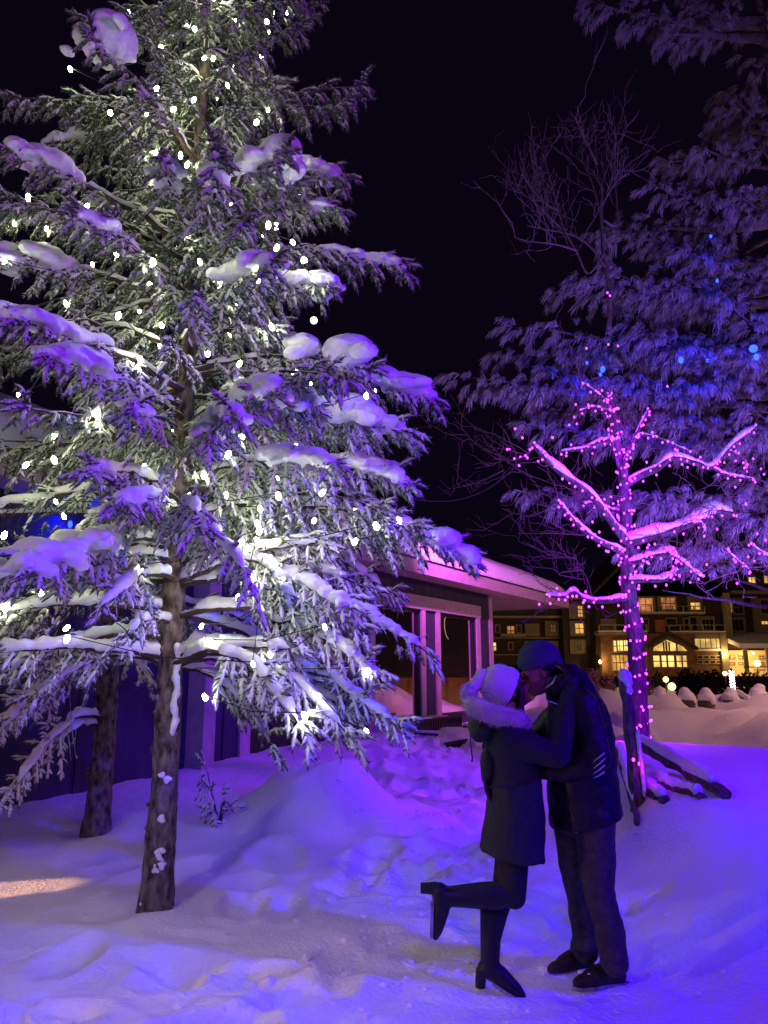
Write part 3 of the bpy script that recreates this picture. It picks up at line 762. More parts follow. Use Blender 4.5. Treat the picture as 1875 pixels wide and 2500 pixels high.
for x in (1640, 1760): hwin(z9, x, 580, x + 80, 740, 1.18, M['hotel_dark'])
hbox("floor_band", z9, 1198, 944, 1800, 962, 1.0, 1.59, M['hotel_trim'])
dm = hprism("dormer", z9, [(1420, 440), (1420, 270), (1560, 135), (1700, 270), (1700, 440)], -0.2, 1.58, M['hotel_wall'])
for pts in ([(1400, 290), (1400, 258), (1560, 115), (1560, 150)], [(1560, 150), (1560, 115), (1720, 258), (1720, 290)]):
    hprism("barge_board", z9, pts, -0.6, 0.39, M['hotel_trim'], dm)
hbox("cross_beam", z9, 1440, 236, 1680, 252, -0.5, -0.21, M['hotel_trim'], dm); hbox("king_post", z9, 1552, 150, 1570, 235, -0.5, -0.21, M['hotel_trim'], dm)
hwin(z9, 1432, 346, 1512, 424, -0.22, M['lit_bright'], 2, 1); hwin(z9, 1600, 332, 1690, 424, -0.22, M['lit'], 2, 1)
# porch of the right wing
pr = MB(); a = hp(z9, 1135, 1130); b = hp(z9, 1820, 1130); cz = hp(z9, 1140, 1000)[2]
v = [(a[0], YH - 4.6, a[2]), (b[0], YH - 4.6, a[2]), (b[0], YH + 1.5, cz), (a[0] + .6, YH + 1.5, cz), (a[0], YH - 4.6, a[2] + .45), (b[0], YH - 4.6, a[2] + .45), (b[0], YH + 1.5, cz + .45), (a[0] + .6, YH + 1.5, cz + .45)]
pr.add(v, quads=[(0,3,2,1),(4,5,6,7),(0,1,5,4),(1,2,6,5),(2,3,7,6),(3,0,4,7)]); pr.build("porch_roof_snow", M['snow'], hotel)
hbox("porch_wall", z9, 1190, 1140, 1800, 1420, 0.8, 1.59, M['porch_wall'])
for x0, y0, x1, y1 in ((1285, 1192, 1342, 1242), (1285, 1262, 1342, 1300), (1380, 1190, 1432, 1242), (1380, 1262, 1432, 1300), (1600, 1190, 1660, 1242), (1600, 1262, 1660, 1310)): hwin(z9, x0, y0, x1, y1, 0.79, M['hotel_dark'])
for x in (1215, 1445, 1680): hbox("porch_post", z9, x, 1135, x + 16, 1400, -4.2, -4.0, M['hotel_trim'])
hbox("porch_rail", z9, 1190, 1318, 1800, 1328, -4.25, -4.1, M['hotel_wall']); hbox("snow_strip", z9, 1290, 1346, 1400, 1362, -4.6, -4.3, M['snow'])
for px, py in ((1500, 1170), (1420, 1168)):
    p = hp(z9, px, py, -1.0); MB().ell(p, (.12, .12, .12)).build("porch_lamp", M['lamp_glow'], hotel)
    d = bpy.data.lights.new("porch_light", 'POINT'); d.energy = 260; d.color = (1, .6, .22); o = bpy.data.objects.new("porch_light", d); COL.objects.link(o); o.location = p - np.array([0, .4, .3])
for zf, px, py in ((z9, 722, 1265), (z6, 688, 748), (z9, 1178, 1180)):
    p = hp(zf, px, py, -1.5); MB().ell(p, (.14, .12, .2)).build("wall_lamp", M['lamp_glow'], hotel)
    d = bpy.data.lights.new("wall_light", 'POINT'); d.energy = 170; d.color = (1, .6, .2); o = bpy.data.objects.new("wall_light", d); COL.objects.link(o); o.location = p - np.array([0, .5, 0])
# ================================================================== snow laden spruce
def unit(v): return v / (np.linalg.norm(v, axis=-1, keepdims=True) + 1e-9)

def twig_proto(seed, sides=5, rings=5, needles=15):
    """a needle covered twig of length 1 along +X, radius about 1 (scaled later); returns vertices (axis coordinate, radial vector) and faces"""
    r = np.random.default_rng(seed)
    V, Q, T = [], [], []
    th = np.arange(sides) / sides * 2 * np.pi
    prof = np.array([0.55, 0.95, 1.05, 0.9, 0.55])[:rings]
    for k in range(rings):
        rr = prof[k] * r.uniform(0.75, 1.25, sides)
        V += [(k / rings * 0.96 + r.uniform(-.04, .04), rr[j] * math.cos(th[j]), rr[j] * math.sin(th[j])) for j in range(sides)]
    V.append((1.0, 0, 0)); tip = len(V) - 1
    for k in range(rings - 1):
        for j in range(sides): Q.append((k*sides+j, k*sides+(j+1)%sides, (k+1)*sides+(j+1)%sides, (k+1)*sides+j))
    for j in range(sides): T.append(((rings-1)*sides+j, (rings-1)*sides+(j+1)%sides, tip))
    for _ in range(needles):
        a = r.uniform(0, 2*np.pi); t = r.uniform(0.05, 0.95); w = 0.13
        c = np.array([math.cos(a), math.sin(a)]); d = np.array([-math.sin(a), math.cos(a)])
        n = len(V)
        V += [(t, *(c*0.7 + d*w)), (t, *(c*0.7 - d*w)), (t + 0.20, *(c*2.1))]
        T.append((n, n+1, n+2))
    return np.array(V), np.array(T), np.array(Q)

PROTO = [twig_proto(100 + k) for k in range(12)]
PROTO_LO = [twig_proto(200 + k, 4, 4, 4) for k in range(8)]

def twigs_mesh(mb, org, dirv, length, rad, protos, seed, snow=0.008):
    """many twigs at once"""
    r = np.random.default_rng(seed)
    n = len(org)
    pick = r.integers(0, len(protos), n)
    dirv = unit(dirv)
    up = np.where(np.abs(dirv[:, 2:3]) > 0.93, np.array([[1.0, 0, 0]]), np.array([[0, 0, 1.0]]))
    a = unit(np.cross(dirv, up)); b = np.cross(a, dirv)
    for k, (PV, PT, PQ) in enumerate(protos):
        m = np.where(pick == k)[0]
        if not len(m): continue
        X, Y, Z = PV[:, 0], PV[:, 1], PV[:, 2]
        rv = Y[None, :, None] * a[m][:, None, :] + Z[None, :, None] * b[m][:, None, :]
        v = org[m][:, None, :] + X[None, :, None] * (dirv[m] * length[m, None])[:, None, :] + rv * rad[m, None, None]
        lift = np.clip(rv[..., 2], 0, 1) * snow * r.uniform(0.2, 1.9, rv.shape[:2])
        v[..., 2] += lift
        v[..., 2] -= (X[None, :] ** 2) * (length[m, None] * 0.10)
        nv = len(PV)
        off = (np.arange(len(m)) * nv)[:, None, None]
        base = mb.n
        mb.V.append(v.reshape(-1, 3)); mb.n += len(m) * nv
        mb.T.append((PT[None] + off).reshape(-1, 3) + base)
        mb.Q.append((PQ[None] + off).reshape(-1, 4) + base)

def curve_pts(base, tip, arch, n=14, wig=0.03, rng=RNG):
    t = np.linspace(0, 1, n)
    p = base[None] + (tip - base)[None] * t[:, None]
    L = np.linalg.norm(tip - base)
    p[:, 2] += arch * 4 * t * (1 - t)
    w = rng.normal(0, wig * L, (n, 3)) * np.sin(np.pi * t)[:, None] * 0.5
    w[:, 2] *= 0.5
    return p + w

def interp(P, t):
    x = np.clip(t, 0, 1) * (len(P) - 1); i = np.minimum(x.astype(int), len(P) - 2); f = (x - i)[:, None]
    return P[i] * (1 - f) + P[i + 1] * f

class Spruce:
    def __init__(self, base, height, rng):
        self.base, self.h, self.rng = base, height, rng
        self.branches = []               # (points, start of foliage, density, load)
        self.O, self.D, self.L, self.R = [], [], [], []
        self.sticks = MB()
        self.dust = MB()
    def trunk_at(self, z):
        return np.array([self.base[0], self.base[1], z])
    def branch(self, P, t0=0.25, dens=1.0, hang=0.0, fine=1.0):
        rng = self.rng
        L = np.linalg.norm(np.diff(P, axis=0), axis=1).sum()
        fwd = unit(P[-1] - P[0]); fwd_h = unit(fwd * np.array([1, 1, 0.0]))
        side = np.array([-fwd_h[1], fwd_h[0], 0])
        step = 0.088 / dens
        for sgn in (-1, 1):
            ts = np.arange(t0 + rng.uniform(0, .03), 1.0, step / L)
            for t in ts:
                if rng.random() < 0.10: continue
                p = interp(P, np.array([t]))[0]
                env = min(1.0, (1 - t) * 1.25 + 0.16)
                sl = (0.14 + 0.17 * min(L, 2.4)) * env * rng.uniform(0.55, 1.1)
                sl = max(sl, 0.12)
                an = rng.uniform(0.6, 1.05)
                d = fwd_h * math.cos(an) + sgn * side * math.sin(an)
                d[2] = rng.uniform(-1.1, -0.2) - hang * rng.uniform(0.2, 1.2)
                self.spray(p, unit(d), sl, fine)
        for _ in range(2):
            d = fwd + rng.normal(0, 0.16, 3); self.spray(interp(P, np.array([0.93]))[0], unit(d), 0.12 + 0.04 * L, fine)
        # short twigs standing on top of and hanging below the branch
        for t in np.arange(t0, 1, 0.14 / dens / L):
            p = interp(P, np.array([t]))[0]
            d = fwd_h * rng.uniform(0.3, .8) + side * rng.normal(0, .35); d[2] = rng.choice([0.35, -0.9])
            self.spray(p, unit(d), rng.uniform(.10, .22), fine)
    def spray(self, p, d, sl, fine):
        rng = self.rng
        n = max(2, int(sl / (0.045 / fine)))
        t = (np.arange(n) + 0.6) / n
        droop = np.array([0, 0, -1.0]) * rng.uniform(.10, .40) * sl
        ax = p[None] + d[None] * (t * sl)[:, None] + droop[None] * (t ** 2)[:, None]
        tang = unit(d[None] * sl + 2 * droop[None] * t[:, None])
        nrm = np.array([0, 0, 1.0]); lat = unit(np.cross(d, nrm) + 1e-6)
        for sgn in (-1, 1):
            an = rng.uniform(.35, 1.15, n)
            dd = tang * np.cos(an)[:, None] + sgn * lat[None] * np.sin(an)[:, None] + rng.normal(0, .30, (n, 3))
            dd[:, 2] -= rng.uniform(.0, .8, n)
            self.O.append(ax); self.D.append(dd)
            self.L.append((0.045 + 0.06 * (1 - t) * min(1, sl / .35)) * rng.uniform(.7, 1.35, n)); self.R.append(rng.uniform(0.0082, 0.0138, n))
        self.O.append(ax[-1:] - tang[-1:] * .02); self.D.append(tang[-1:]); self.L.append(np.array([0.11])); self.R.append(np.array([0.014]))
        # along the axis itself
        m = max(1, n // 2)
        self.O.append(ax[::2][:m]); self.D.append(tang[::2][:m]); self.L.append(np.full(len(ax[::2][:m]), sl / n * 2.6)); self.R.append(rng.uniform(.010, .015, len(ax[::2][:m])))
        self.sticks.tube(np.vstack([p[None], ax]), np.linspace(.006, .003, n + 1), 3, caps=False)
    def snow_line(self, P, t0, t1, r0, thick=1.0):
        """snow lying along the top of a bare branch"""
        rng = self.rng
        n = max(6, int(np.linalg.norm(P[-1]-P[0]) * (t1 - t0) / 0.035))
        t = np.linspace(t0, t1, n); p = interp(P, t)
        nz = vnoise(t * 23 + rng.uniform(0, 90), t * 0, seed=6) * .5 + .5
        ends = np.minimum(1, np.minimum(t - t0, t1 - t) / ((t1 - t0) * .06) + .15)
        r = (r0 * (1 - .55 * t) + 0.010 + 0.022 * nz * thick) * ends
        p = p + np.array([0, 0, 1.0]) * (r0 * (1 - .55 * t) * .7 + r * .55)[:, None]
        self.dust.tube(p, r, 7, rough=.12, seed=int(rng.integers(1e6)))

LUMPS = bpy.data.textures.new('snow_lumps', 'CLOUDS'); LUMPS.noise_scale = .10; LUMPS.noise_depth = 3
GRAINS = bpy.data.textures.new('snow_grains', 'CLOUDS'); GRAINS.noise_scale = .028; GRAINS.noise_depth = 2
def pillow(P, t0, t1, size, rng, parent, name="snow_pillow", voxel=0.015, sag=0.6):
    """a heavy cushion of snow resting on the end of a branch"""
    mb = MB()
    L = np.linalg.norm(P[-1] - P[0]) * (t1 - t0)
    n = max(2, int(L / (size * .55)) + 1)
    fwd = unit((P[-1] - P[0]) * np.array([1, 1, 0])); side = np.array([-fwd[1], fwd[0], 0])
    size = size * .86
    for k, t in enumerate(np.linspace(t0, t1, n)):
        p = interp(P, np.array([t]))[0]
        s = size * rng.uniform(.75, 1.2) * (0.72 if k in (0, n - 1) and n > 2 else 1.0)
        c = p + np.array([0, 0, s * .26]) + side * rng.normal(0, .16 * s)
        rot = np.stack([fwd, side, np.array([0, 0, 1.0])], 1)
        mb.ell(c, (s * .66, s * .56, s * .36), rot)
        for _ in range(3):                                     # lobes running out over the side twigs
            sg = rng.choice([-1, 1])
            mb.ell(c + side * sg * s * rng.uniform(.35, .75) + fwd * rng.uniform(-.4, .6) * s + np.array([0, 0, -s * rng.uniform(.12, .42)]), np.array([.36, .25, .18]) * s * rng.uniform(.6, 1.25), rot)
    o = mb.build(name, M['snow'], parent, smooth=True, remesh=voxel, smoothing=9)
    d = o.modifiers.new('lumps', 'DISPLACE'); d.texture = LUMPS; d.strength = .030; d.mid_level = .5; d.texture_coords = 'LOCAL'
    d = o.modifiers.new('grains', 'DISPLACE'); d.texture = GRAINS; d.strength = .014; d.mid_level = .5; d.texture_coords = 'LOCAL'
    return o

def trunk_mesh(mb, base, z0, z1, r0, r1, sides=26, seed=1):
    n = int((z1 - z0) / .035)
    z = np.linspace(z0, z1, n)
    r = r0 + (r1 - r0) * ((z - z0) / (z1 - z0)) ** .85
    r = r + 0.035 * np.exp(-(z - z0 - .2) / .18) * (r0 / .12)
    th = np.arange(sides) / sides * 2 * np.pi
    TH, Z = np.meshgrid(th, z)
    rr = r[:, None] * (1 + .06 * vnoise(np.cos(TH) * 2 + 9, np.sin(TH) * 2, Z * 2.2, seed=seed) + .10 * vnoise(np.cos(TH) * 7, np.sin(TH) * 7, Z * 11, seed=seed + 1))
    v = np.stack([base[0] + rr * np.cos(TH) + .012 * np.sin(Z * 1.7), base[1] + rr * np.sin(TH), Z], -1)
    i = np.arange(n - 1)[:, None] * sides; j = np.arange(sides)[None]; j2 = (j + 1) % sides
    mb.add(v.reshape(-1, 3), quads=np.stack([i + j, i + j2, i + sides + j2, i + sides + j], -1).reshape(-1, 4))

rs = np.random.default_rng(21)
sb = GZ(326, 1966, 0.02); sb = np.array([sb[0], sb[1] + 0.10, gz(sb[0], sb[1] + .10)])
spruce = thing("spruce_tree", "tall snow laden spruce strung with warm white lights in front of the cabin", "tree", sb)
S = Spruce(sb, 11.0, rs)
tm = MB(); trunk_mesh(tm, sb, sb[2] - .25, 10.8, 0.108, 0.015)
for _ in range(120):                                           # knots and broken stubs on the lower trunk
    z = rs.uniform(.2, 3.4); a = rs.uniform(0, 6.28); r = .100 - .009 * z
    c = np.array([sb[0] + r * math.cos(a), sb[1] + r * math.sin(a), z])
    tm.ell(c, (.014, .014, .018) * np.array(rs.uniform(.6, 1.5)), nu=6, nv=4)
trunk = tm.build("trunk", M['bark'], spruce, smooth=True)
# snow stuck to the bark: one long streak and small dabs
mb = MB()
for k, z in enumerate(np.linspace(1.22, 1.78, 16)):
    a = -0.75 + .12 * math.sin(k * 1.1); r = .100
    mb.ell((sb[0] + r * math.cos(a), sb[1] + r * math.sin(a), z), (.030 + .008 * math.sin(k * 2.3), .026, .035), nu=8, nv=5)
mb.build('snow_streak', M['snow'], trunk, smooth=True, remesh=.012, smoothing=2)
for z, a in ((0.34, -1.25), (.30, -1.1), (.27, -1.4), (.40, -1.2), (0.88, -1.5), (.86, -1.1), (.62, -1.15), (1.18, -.9), (.05, -2.2)):
    mb = MB()
    for _ in range(4): mb.ell((sb[0] + .106 * math.cos(a) + rs.normal(0, .012), sb[1] + .106 * math.sin(a), z + rs.normal(0, .014)), np.array([.022, .016, .016]) * rs.uniform(.6, 1.2), nu=8, nv=5)
    mb.build('snow_dab', M['snow'], trunk, smooth=True, remesh=.007, smoothing=1)

BR = []                                                         # wood of the branches: each its own part
def add_branch(Sp, tree, P, r0, t0, dens, hang, fine=1.0, snow=True, mat='twig'):
    Sp.branch(P, t0, dens, hang, fine)
    t = np.linspace(0, 1, len(P))
    b = MB().tube(P, r0 * (1 - .85 * t) + .003, 6, rough=.1, seed=len(BR)).build("branch", M[mat], tree, smooth=True)
    if snow:
        up = P[0][2] > 2.9
        Sp.snow_line(P, .10, min(1, t0 + (.30 if up else .5)), r0 * (.55 if up else 1), .5 if up else 1.0)
    BR.append(P); Sp.branches.append(P)
    return b

XL = ([0, 60, 130, 190, 280, 330, 380, 470, 520, 590, 640, 700, 740, 790, 860, 950, 1000, 1060, 1150, 1210, 1300, 1400, 1480, 1570, 1700], [700, 640, 600, 640, 600, 650, 700, 720, 670, 720, 690, 625, 660, 770, 880, 870, 830, 860, 920, 950, 840, 870, 810, 830, 800])
def rad_at(z): return np.interp(z, [1.2, 2.4, 4.0, 6.0, 7.5, 9.5, 10.8], [2.35, 2.50, 2.25, 1.75, 1.25, .65, .1])

# branches whose ends stand out against the sky or the cabin, from the photograph: (tip x, tip y, depth, arch, pillow from, pillow size)
TIPS = [(706, 8, 5.3, .10, None, 0), (662, 60, 5.0, .08, None, 0), (800, 186, 5.6, -.05, None, 0), (762, 235, 5.4, .10, None, 0),
        (772, 392, 5.5, .16, .62, .17), (752, 455, 5.1, .18, .6, .15), (640, 330, 4.6, .10, .70, .40), (902, 588, 5.7, .22, .60, .13), (738, 618, 4.8, .12, .62, .20),
        (820, 800, 5.2, .12, .66, .36), (966, 868, 5.6, .16, .72, .22), (918, 948, 5.0, .20, .55, .30), (742, 1010, 4.5, .10, .6, .26),
        (905, 1050, 5.2, .16, .62, .22), (1046, 1215, 5.7, .26, .66, .26), (930, 1150, 5.2, .15, None, 0), (785, 1325, 4.7, .18, .62, .13), (944, 1408, 5.6, .22, .7, .10),
        (850, 1475, 5.0, .24, .7, .11), (892, 1578, 5.5, .26, .75, .09), (795, 1612, 5.0, .30, None, 0), (690, 1600, 4.6, .30, None, 0), (620, 1630, 5.9, .2, None, 0),
        (745, 1235, 5.9, .12, None, 0), (880, 1290, 6.2, .18, None, 0), (700, 1480, 5.9, .14, None, 0),
        # towards the left and the camera
        (195, 75, 4.3, .05, .84, .32), (20, 330, 4.4, .10, .7, .22), (95, 320, 5.8, .10, .6, .16), (150, 465, 4.2, .10, .7, .14), (30, 690, 4.0, .06, .6, .20), (95, 770, 4.0, .08, .66, .22),
        (-60, 560, 4.6, .1, .6, .28), (280, 880, 3.9, .10, .70, .11), (40, 880, 4.3, .05, None, 0), (185, 1020, 4.2, .1, .7, .14), (60, 1240, 4.0, .10, .50, .25), (-40, 1250, 4.4, .08, .5, .25),
        (260, 1085, 4.1, .12, .80, .14), (530, 900, 4.1, .10, .72, .16), (455, 935, 4.2, .08, .75, .17), (430, 1130, 4.0, .18, None, 0), (610, 570, 4.3, .08, .62, .20),
        (350, 345, 4.3, .06, .62, .14), (480, 335, 4.1, .08, .68, .16), (620, 850, 4.3, .08, .66, .22), (700, 880, 4.7, .08, .5, .27), (560, 470, 4.3, .04, None, 0), (420, 640, 4.4, .05, None, 0),
        (-30, 1480, 5.2, .16, None, 0), (60, 1520, 5.4, .2, None, 0), (-80, 1400, 5.9, .16, None, 0), (200, 1330, 4.2, .12, None, 0), (560, 1260, 4.1, .2, None, 0)]
for (px, py, y, arch, pf, ps) in TIPS:
    tip = W(px - (22 if px > 500 else 0), py, y)
    L = np.linalg.norm(tip[:2] - sb[:2])
    zb = tip[2] + (.30 if tip[2] < 2.4 else .12 if tip[2] < 4.5 else -.02) * L - .04
    zb = max(1.62, min(zb, 9.8))
    P = curve_pts(S.trunk_at(zb), tip, arch, rng=rs)
    low = tip[2] < 2.3
    near = y < 4.75
    add_branch(S, spruce, P, .016 + .006 * L, .42 if low else .34 if near else .14, .8 if near else 1.05, .5 if low else .22)
    if pf is not None: pillow(P, pf, 0.97 if ps < .3 else .9, ps, rs, spruce)
# the rest of the crown
z = 1.75; k = 0
while z < 10.4:
    az = k * 2.39996 + rs.uniform(-.35, .35)
    L = rad_at(z) * rs.uniform(.72, 1.0)
    toward_cam = math.cos(az + math.pi / 2)                    # 1 when the branch points at the camera
    if toward_cam > .72 and z < 7: L *= .42
    if math.cos(az) > .75 and z < 6: L *= .9
    dz = L * (rs.uniform(-.32, -.14) if z < 3 else rs.uniform(-.2, .02) if z < 5.5 else rs.uniform(-.08, .16))
    tip = S.trunk_at(z + dz) + np.array([math.cos(az) * L, math.sin(az) * L, 0])
    for _t in range(20):                                        # keep the outline of the photograph
        qx, qy = to_px(tip)
        if qx < np.interp(qy, *XL) - 45: break
        L *= .93; tip = S.trunk_at(z + dz) + np.array([math.cos(az) * L, math.sin(az) * L, 0])
    P = curve_pts(S.trunk_at(z), tip, rs.uniform(.03, .12) * L, rng=rs)
    low = z < 2.3
    add_branch(S, spruce, P, .010 + .007 * L, (.40 if low else .24) if z < 3.2 else .10, 1.0, .45 if low else .2, 1.0)
    if rs.random() < .30 and L > .9:
        a = rs.uniform(.55, .8); pillow(P, a, min(.98, a + .22), rs.uniform(.10, .20), rs, spruce)
    z += .095 if z < 5 else .085; k += 1
# long bare snow covered boughs low on the trunk
for (px, py, y, zb) in ((-40, 1412, 4.9, 1.70), (-60, 1440, 5.6, 1.72), (640, 1405, 5.1, 1.70), (700, 1170, 4.9, 2.25), (-40, 1325, 5.2, 2.05), (600, 1440, 5.4, 1.66)):
    P = curve_pts(S.trunk_at(zb), W(px, py, y), .05, wig=.02, rng=rs)
    add_branch(S, spruce, P, .026, .72, .8, .5, .8, snow=False); S.snow_line(P, .03, .95, .026, 1.35)
THIN = [(-40, 1088, 190, 1152, 20), (366, 690, 420, 1010, sb[1]), (374, 280, 416, 430, sb[1]), (105, 1285, 300, 1390, 20), (135, 1470, 300, 1760, 20), (795, 1295, 960, 1395, 20), (800, 1470, 905, 1545, 20)]
def finish(Sp, tree, protos, seed):
    O, D, L, R = [np.concatenate(a) for a in (Sp.O, Sp.D, Sp.L, Sp.R)]
    keep = O[:, 2] > zg(O[:, 0], O[:, 1], False) + .06
    dep_ = O[:, 1] * _c + (O[:, 2] - CAM_H) * _s; up_ = -O[:, 1] * _s + (O[:, 2] - CAM_H) * _c
    qx, qy = (937.5 + O[:, 0] / dep_ * F) / K, (1250 - up_ / dep_ * F) / K
    for (x0, y0, x1, y1, yf) in THIN:                             # thin places in the crown
        keep &= ~((qx > x0) & (qx < x1) & (qy > y0) & (qy < y1) & (O[:, 1] < yf) & (Sp.rng.random(len(O)) < .93))
    mb = MB(); twigs_mesh(mb, O[keep], D[keep], L[keep], R[keep], protos, seed)
    mb.build("needles", M['spruce'], tree, smooth=True, kind="stuff")
    Sp.sticks.build("twigs", M['twig'], tree, kind="stuff")
    Sp.dust.build("branch_snow", M['snow'], tree, smooth=True, kind="stuff")
    print("twigs", len(O))
finish(S, spruce, PROTO, 3)

# warm white light string through the spruce
ws = thing("light_string", "long string of warm white bulbs wound through the big spruce", "light string", sb + np.array([0, 0, 1.7]))
warm_me = MB().ell((0, 0, -.022), (.0165, .0165, .028), nu=8, nv=6).mesh("bulb"); warm_me.materials.append(M['warm_bulb'])
BULBS_PX = [(150, 145), (238, 240), (490, 180), (372, 380), (500, 440), (190, 442), (260, 478), (8, 560), (195, 580), (480, 610), (515, 652), (258, 676), (98, 798), (700, 595), (705, 235), (820, 556), (724, 856), (372, 930), (522, 940), (790, 850),
    (12, 1150), (178, 1205), (310, 1218), (490, 1065), (600, 1065), (578, 1168), (770, 1165), (515, 1285), (437, 1348), (147, 1373), (350, 100), (500, 130), (620, 22), (575, 45), (556, 260), (640, 1490), (690, 1500), (545, 1430), (590, 1385), (655, 1540), (830, 1575),
    (810, 1130), (680, 1120), (560, 1140), (860, 1120), (640, 960), (440, 1020), (330, 960), (60, 1000), (120, 940), (210, 890), (40, 850), (430, 560), (600, 530), (580, 480), (330, 560), (680, 520), (730, 560), (545, 350), (470, 300), (300, 200), (420, 60), (390, 330), (100, 490), (60, 420),
    (850, 1445), (765, 1100), (700, 1060), (610, 1240), (700, 1350), (440, 1500), (560, 1310), (520, 780), (450, 760), (300, 770), (350, 700), (410, 500), (560, 600), (620, 700), (640, 800), (140, 650), (30, 480), (270, 1020)]
bp = []
for i, (px, py) in enumerate(BULBS_PX):
    y = sb[1] + rs.uniform(-1.25, -.15)
    px = min(px, float(np.interp(py, *XL)) - 40)
    p = W(px, py, y)
    lim = rad_at(p[2]) * 1.0
    for _t in range(8):
        if np.hypot(p[0] - sb[0], p[1] - sb[1]) <= lim: break
        y += (sb[1] - .1 - y) * .3; p = W(px, py, y)
    bp.append(p)
for _ in range(120):                                            # round the back and the inside
    zz = rs.uniform(1.6, 9.5); a = rs.uniform(-3.14, 3.14); r = rad_at(zz) * (rs.uniform(.12, .5) if math.sin(a) < .2 else rs.uniform(.15, .9))
    q = np.array([sb[0] + r * math.cos(a), sb[1] + r * math.sin(a), zz]); qx, qy = to_px(q)
    if qx < np.interp(qy, *XL) - 40: bp.append(q)
order = sorted(range(len(bp)), key=lambda i: (round(bp[i][2] / .45), math.atan2(bp[i][1] - sb[1], bp[i][0] - sb[0]) * (1 if round(bp[i][2] / .45) % 2 else -1)))
wp = []
for a, b in zip(order[:-1], order[1:]):
    A, B = bp[a], bp[b]
    if np.linalg.norm(A - B) > 1.3:
        c_ = np.array([sb[0], sb[1], (A[2] + B[2]) / 2]); wp.append([A, A * .6 + c_ * .4, c_ + unit((A + B) / 2 - c_) * .12, B * .6 + c_ * .4, B])
    else: wp.append([A, (A + B) / 2 - np.array([0, 0, .05]), B])
mb = MB()
for w_ in wp:
    mb.tube(w_, .0035, 3, caps=False)
mb.build("wire", M['wire'], ws)
sock = MB().tube([(0, 0, .012), (0, 0, -.002)], [.010, .012], 6).mesh("socket"); sock.materials.append(M['wire'])
for p in bp:
    b = link("bulb", warm_me, ws, p)
    b.scale = (rs.uniform(.65, 1.1),) * 3
    b.rotation_euler = (rs.uniform(-.6, .6), rs.uniform(-.6, .6), 0)

# second spruce behind it
s2 = GZ(206, 1802, 0.1); s2 = np.array([s2[0], s2[1], gz(s2[0], s2[1])])
spruce2 = thing("spruce_tree", "second spruce with a bare dark trunk, behind the lit spruce and close to the cabin", "tree", s2)
S2 = Spruce(s2, 9.0, rs)
tm = MB(); trunk_mesh(tm, s2, s2[2] - .25, 9.0, .122, .02, seed=8)
for _ in range(60):
    zz = rs.uniform(.3, 2.6); a = rs.uniform(0, 6.28); r = .118 - .010 * zz
    tm.ell((s2[0] + r * math.cos(a), s2[1] + r * math.sin(a), zz), np.array([.016, .016, .02]) * rs.uniform(.6, 1.5), nu=6, nv=4)
tm.build("trunk", M['bark'], spruce2, smooth=True)
for (px, py, y, arch) in ((40, 1700, 6.6, .2), (20, 1560, 6.4, .2), (350, 1390, 6.9, .1), (320, 1470, 6.8, .1), (-30, 1620, 6.0, .2), (10, 1740, 6.2, .25), (90, 1540, 6.5, .2)):
    tip = W(px, py, y); L = np.linalg.norm(tip[:2] - s2[:2])
    P = curve_pts(S2.trunk_at(min(2.6, tip[2] + .45 * L)), tip, arch, rng=rs)
    add_branch(S2, spruce2, P, .014 + .006 * L, .4, .85, .8, .75)
z = 2.4; k = 0
while z < 8.8:
    az = k * 2.39996 + rs.uniform(-.3, .3); L = np.interp(z, [2, 3.5, 9], [2.1, 2.2, .2]) * rs.uniform(.7, 1)
    d = np.array([math.cos(az), math.sin(az), 0.0])
    room = (s2 - WP) @ WN                                       # keep clear of the cabin
    if d @ WN < 0 and -(d @ WN) * L > room - .12 and z < Z_EAVE + 1.6: L = (room - .12) / -(d @ WN)
    if L < .35: z += .1; k += 1; continue
    P = curve_pts(S2.trunk_at(z), S2.trunk_at(z + L * rs.uniform(-.3, 0)) + d * L, .06 * L, rng=rs)
    add_branch(S2, spruce2, P, .010 + .006 * L, .3, .6, .3, .7)
    z += .19; k += 1
finish(S2, spruce2, PROTO_LO, 5)

# sapling bent over in the snow by the pillar
p = GZ(472, 1768, .2); p[2] = gz(p[0], p[1])
sap = thing("sapling", "small bent sapling poking out of the snow in front of the pink lit pillar", "plant", p)
S3 = Spruce(p, 1, rs)
tops = [W(440, 1650, p[1]), W(497, 1748, p[1]), W(455, 1715, p[1] - .1), W(485, 1722, p[1] + .05)]
for q in tops:
    P = curve_pts(p - np.array([0, 0, .05]), q, .06, rng=rs)
    S3.branch(P, .3, .5, .6, .7); b = MB().tube(P, np.linspace(.010, .003, len(P)), 5).build("stem", M['twig'], sap)
O, D, L, R = [np.concatenate(a) for a in (S3.O, S3.D, S3.L, S3.R)]
mb = MB(); twigs_mesh(mb, O, D, L * .8, R * .8, PROTO_LO, 9); mb.build("needles", M['spruce'], sap, smooth=True, kind="stuff")
# ================================================================== bare tree wrapped in purple lights
def z5(x, y): return ((1100 + x / 2.1406) / K, (700 + y / 2.1406) / K)
def z8(x, y): return ((1100 + x / 2.1406) / K, (y / 2.1406) / K)
YP = 9.5
rp = np.random.default_rng(33)
tb = W(1385, 1640, YP); tb[2] = gz(tb[0], tb[1]) - .05
ptree = thing("bare_tree", "bare tree glowing purple with snow on its limbs and lights wound round its trunk", "tree", tb)

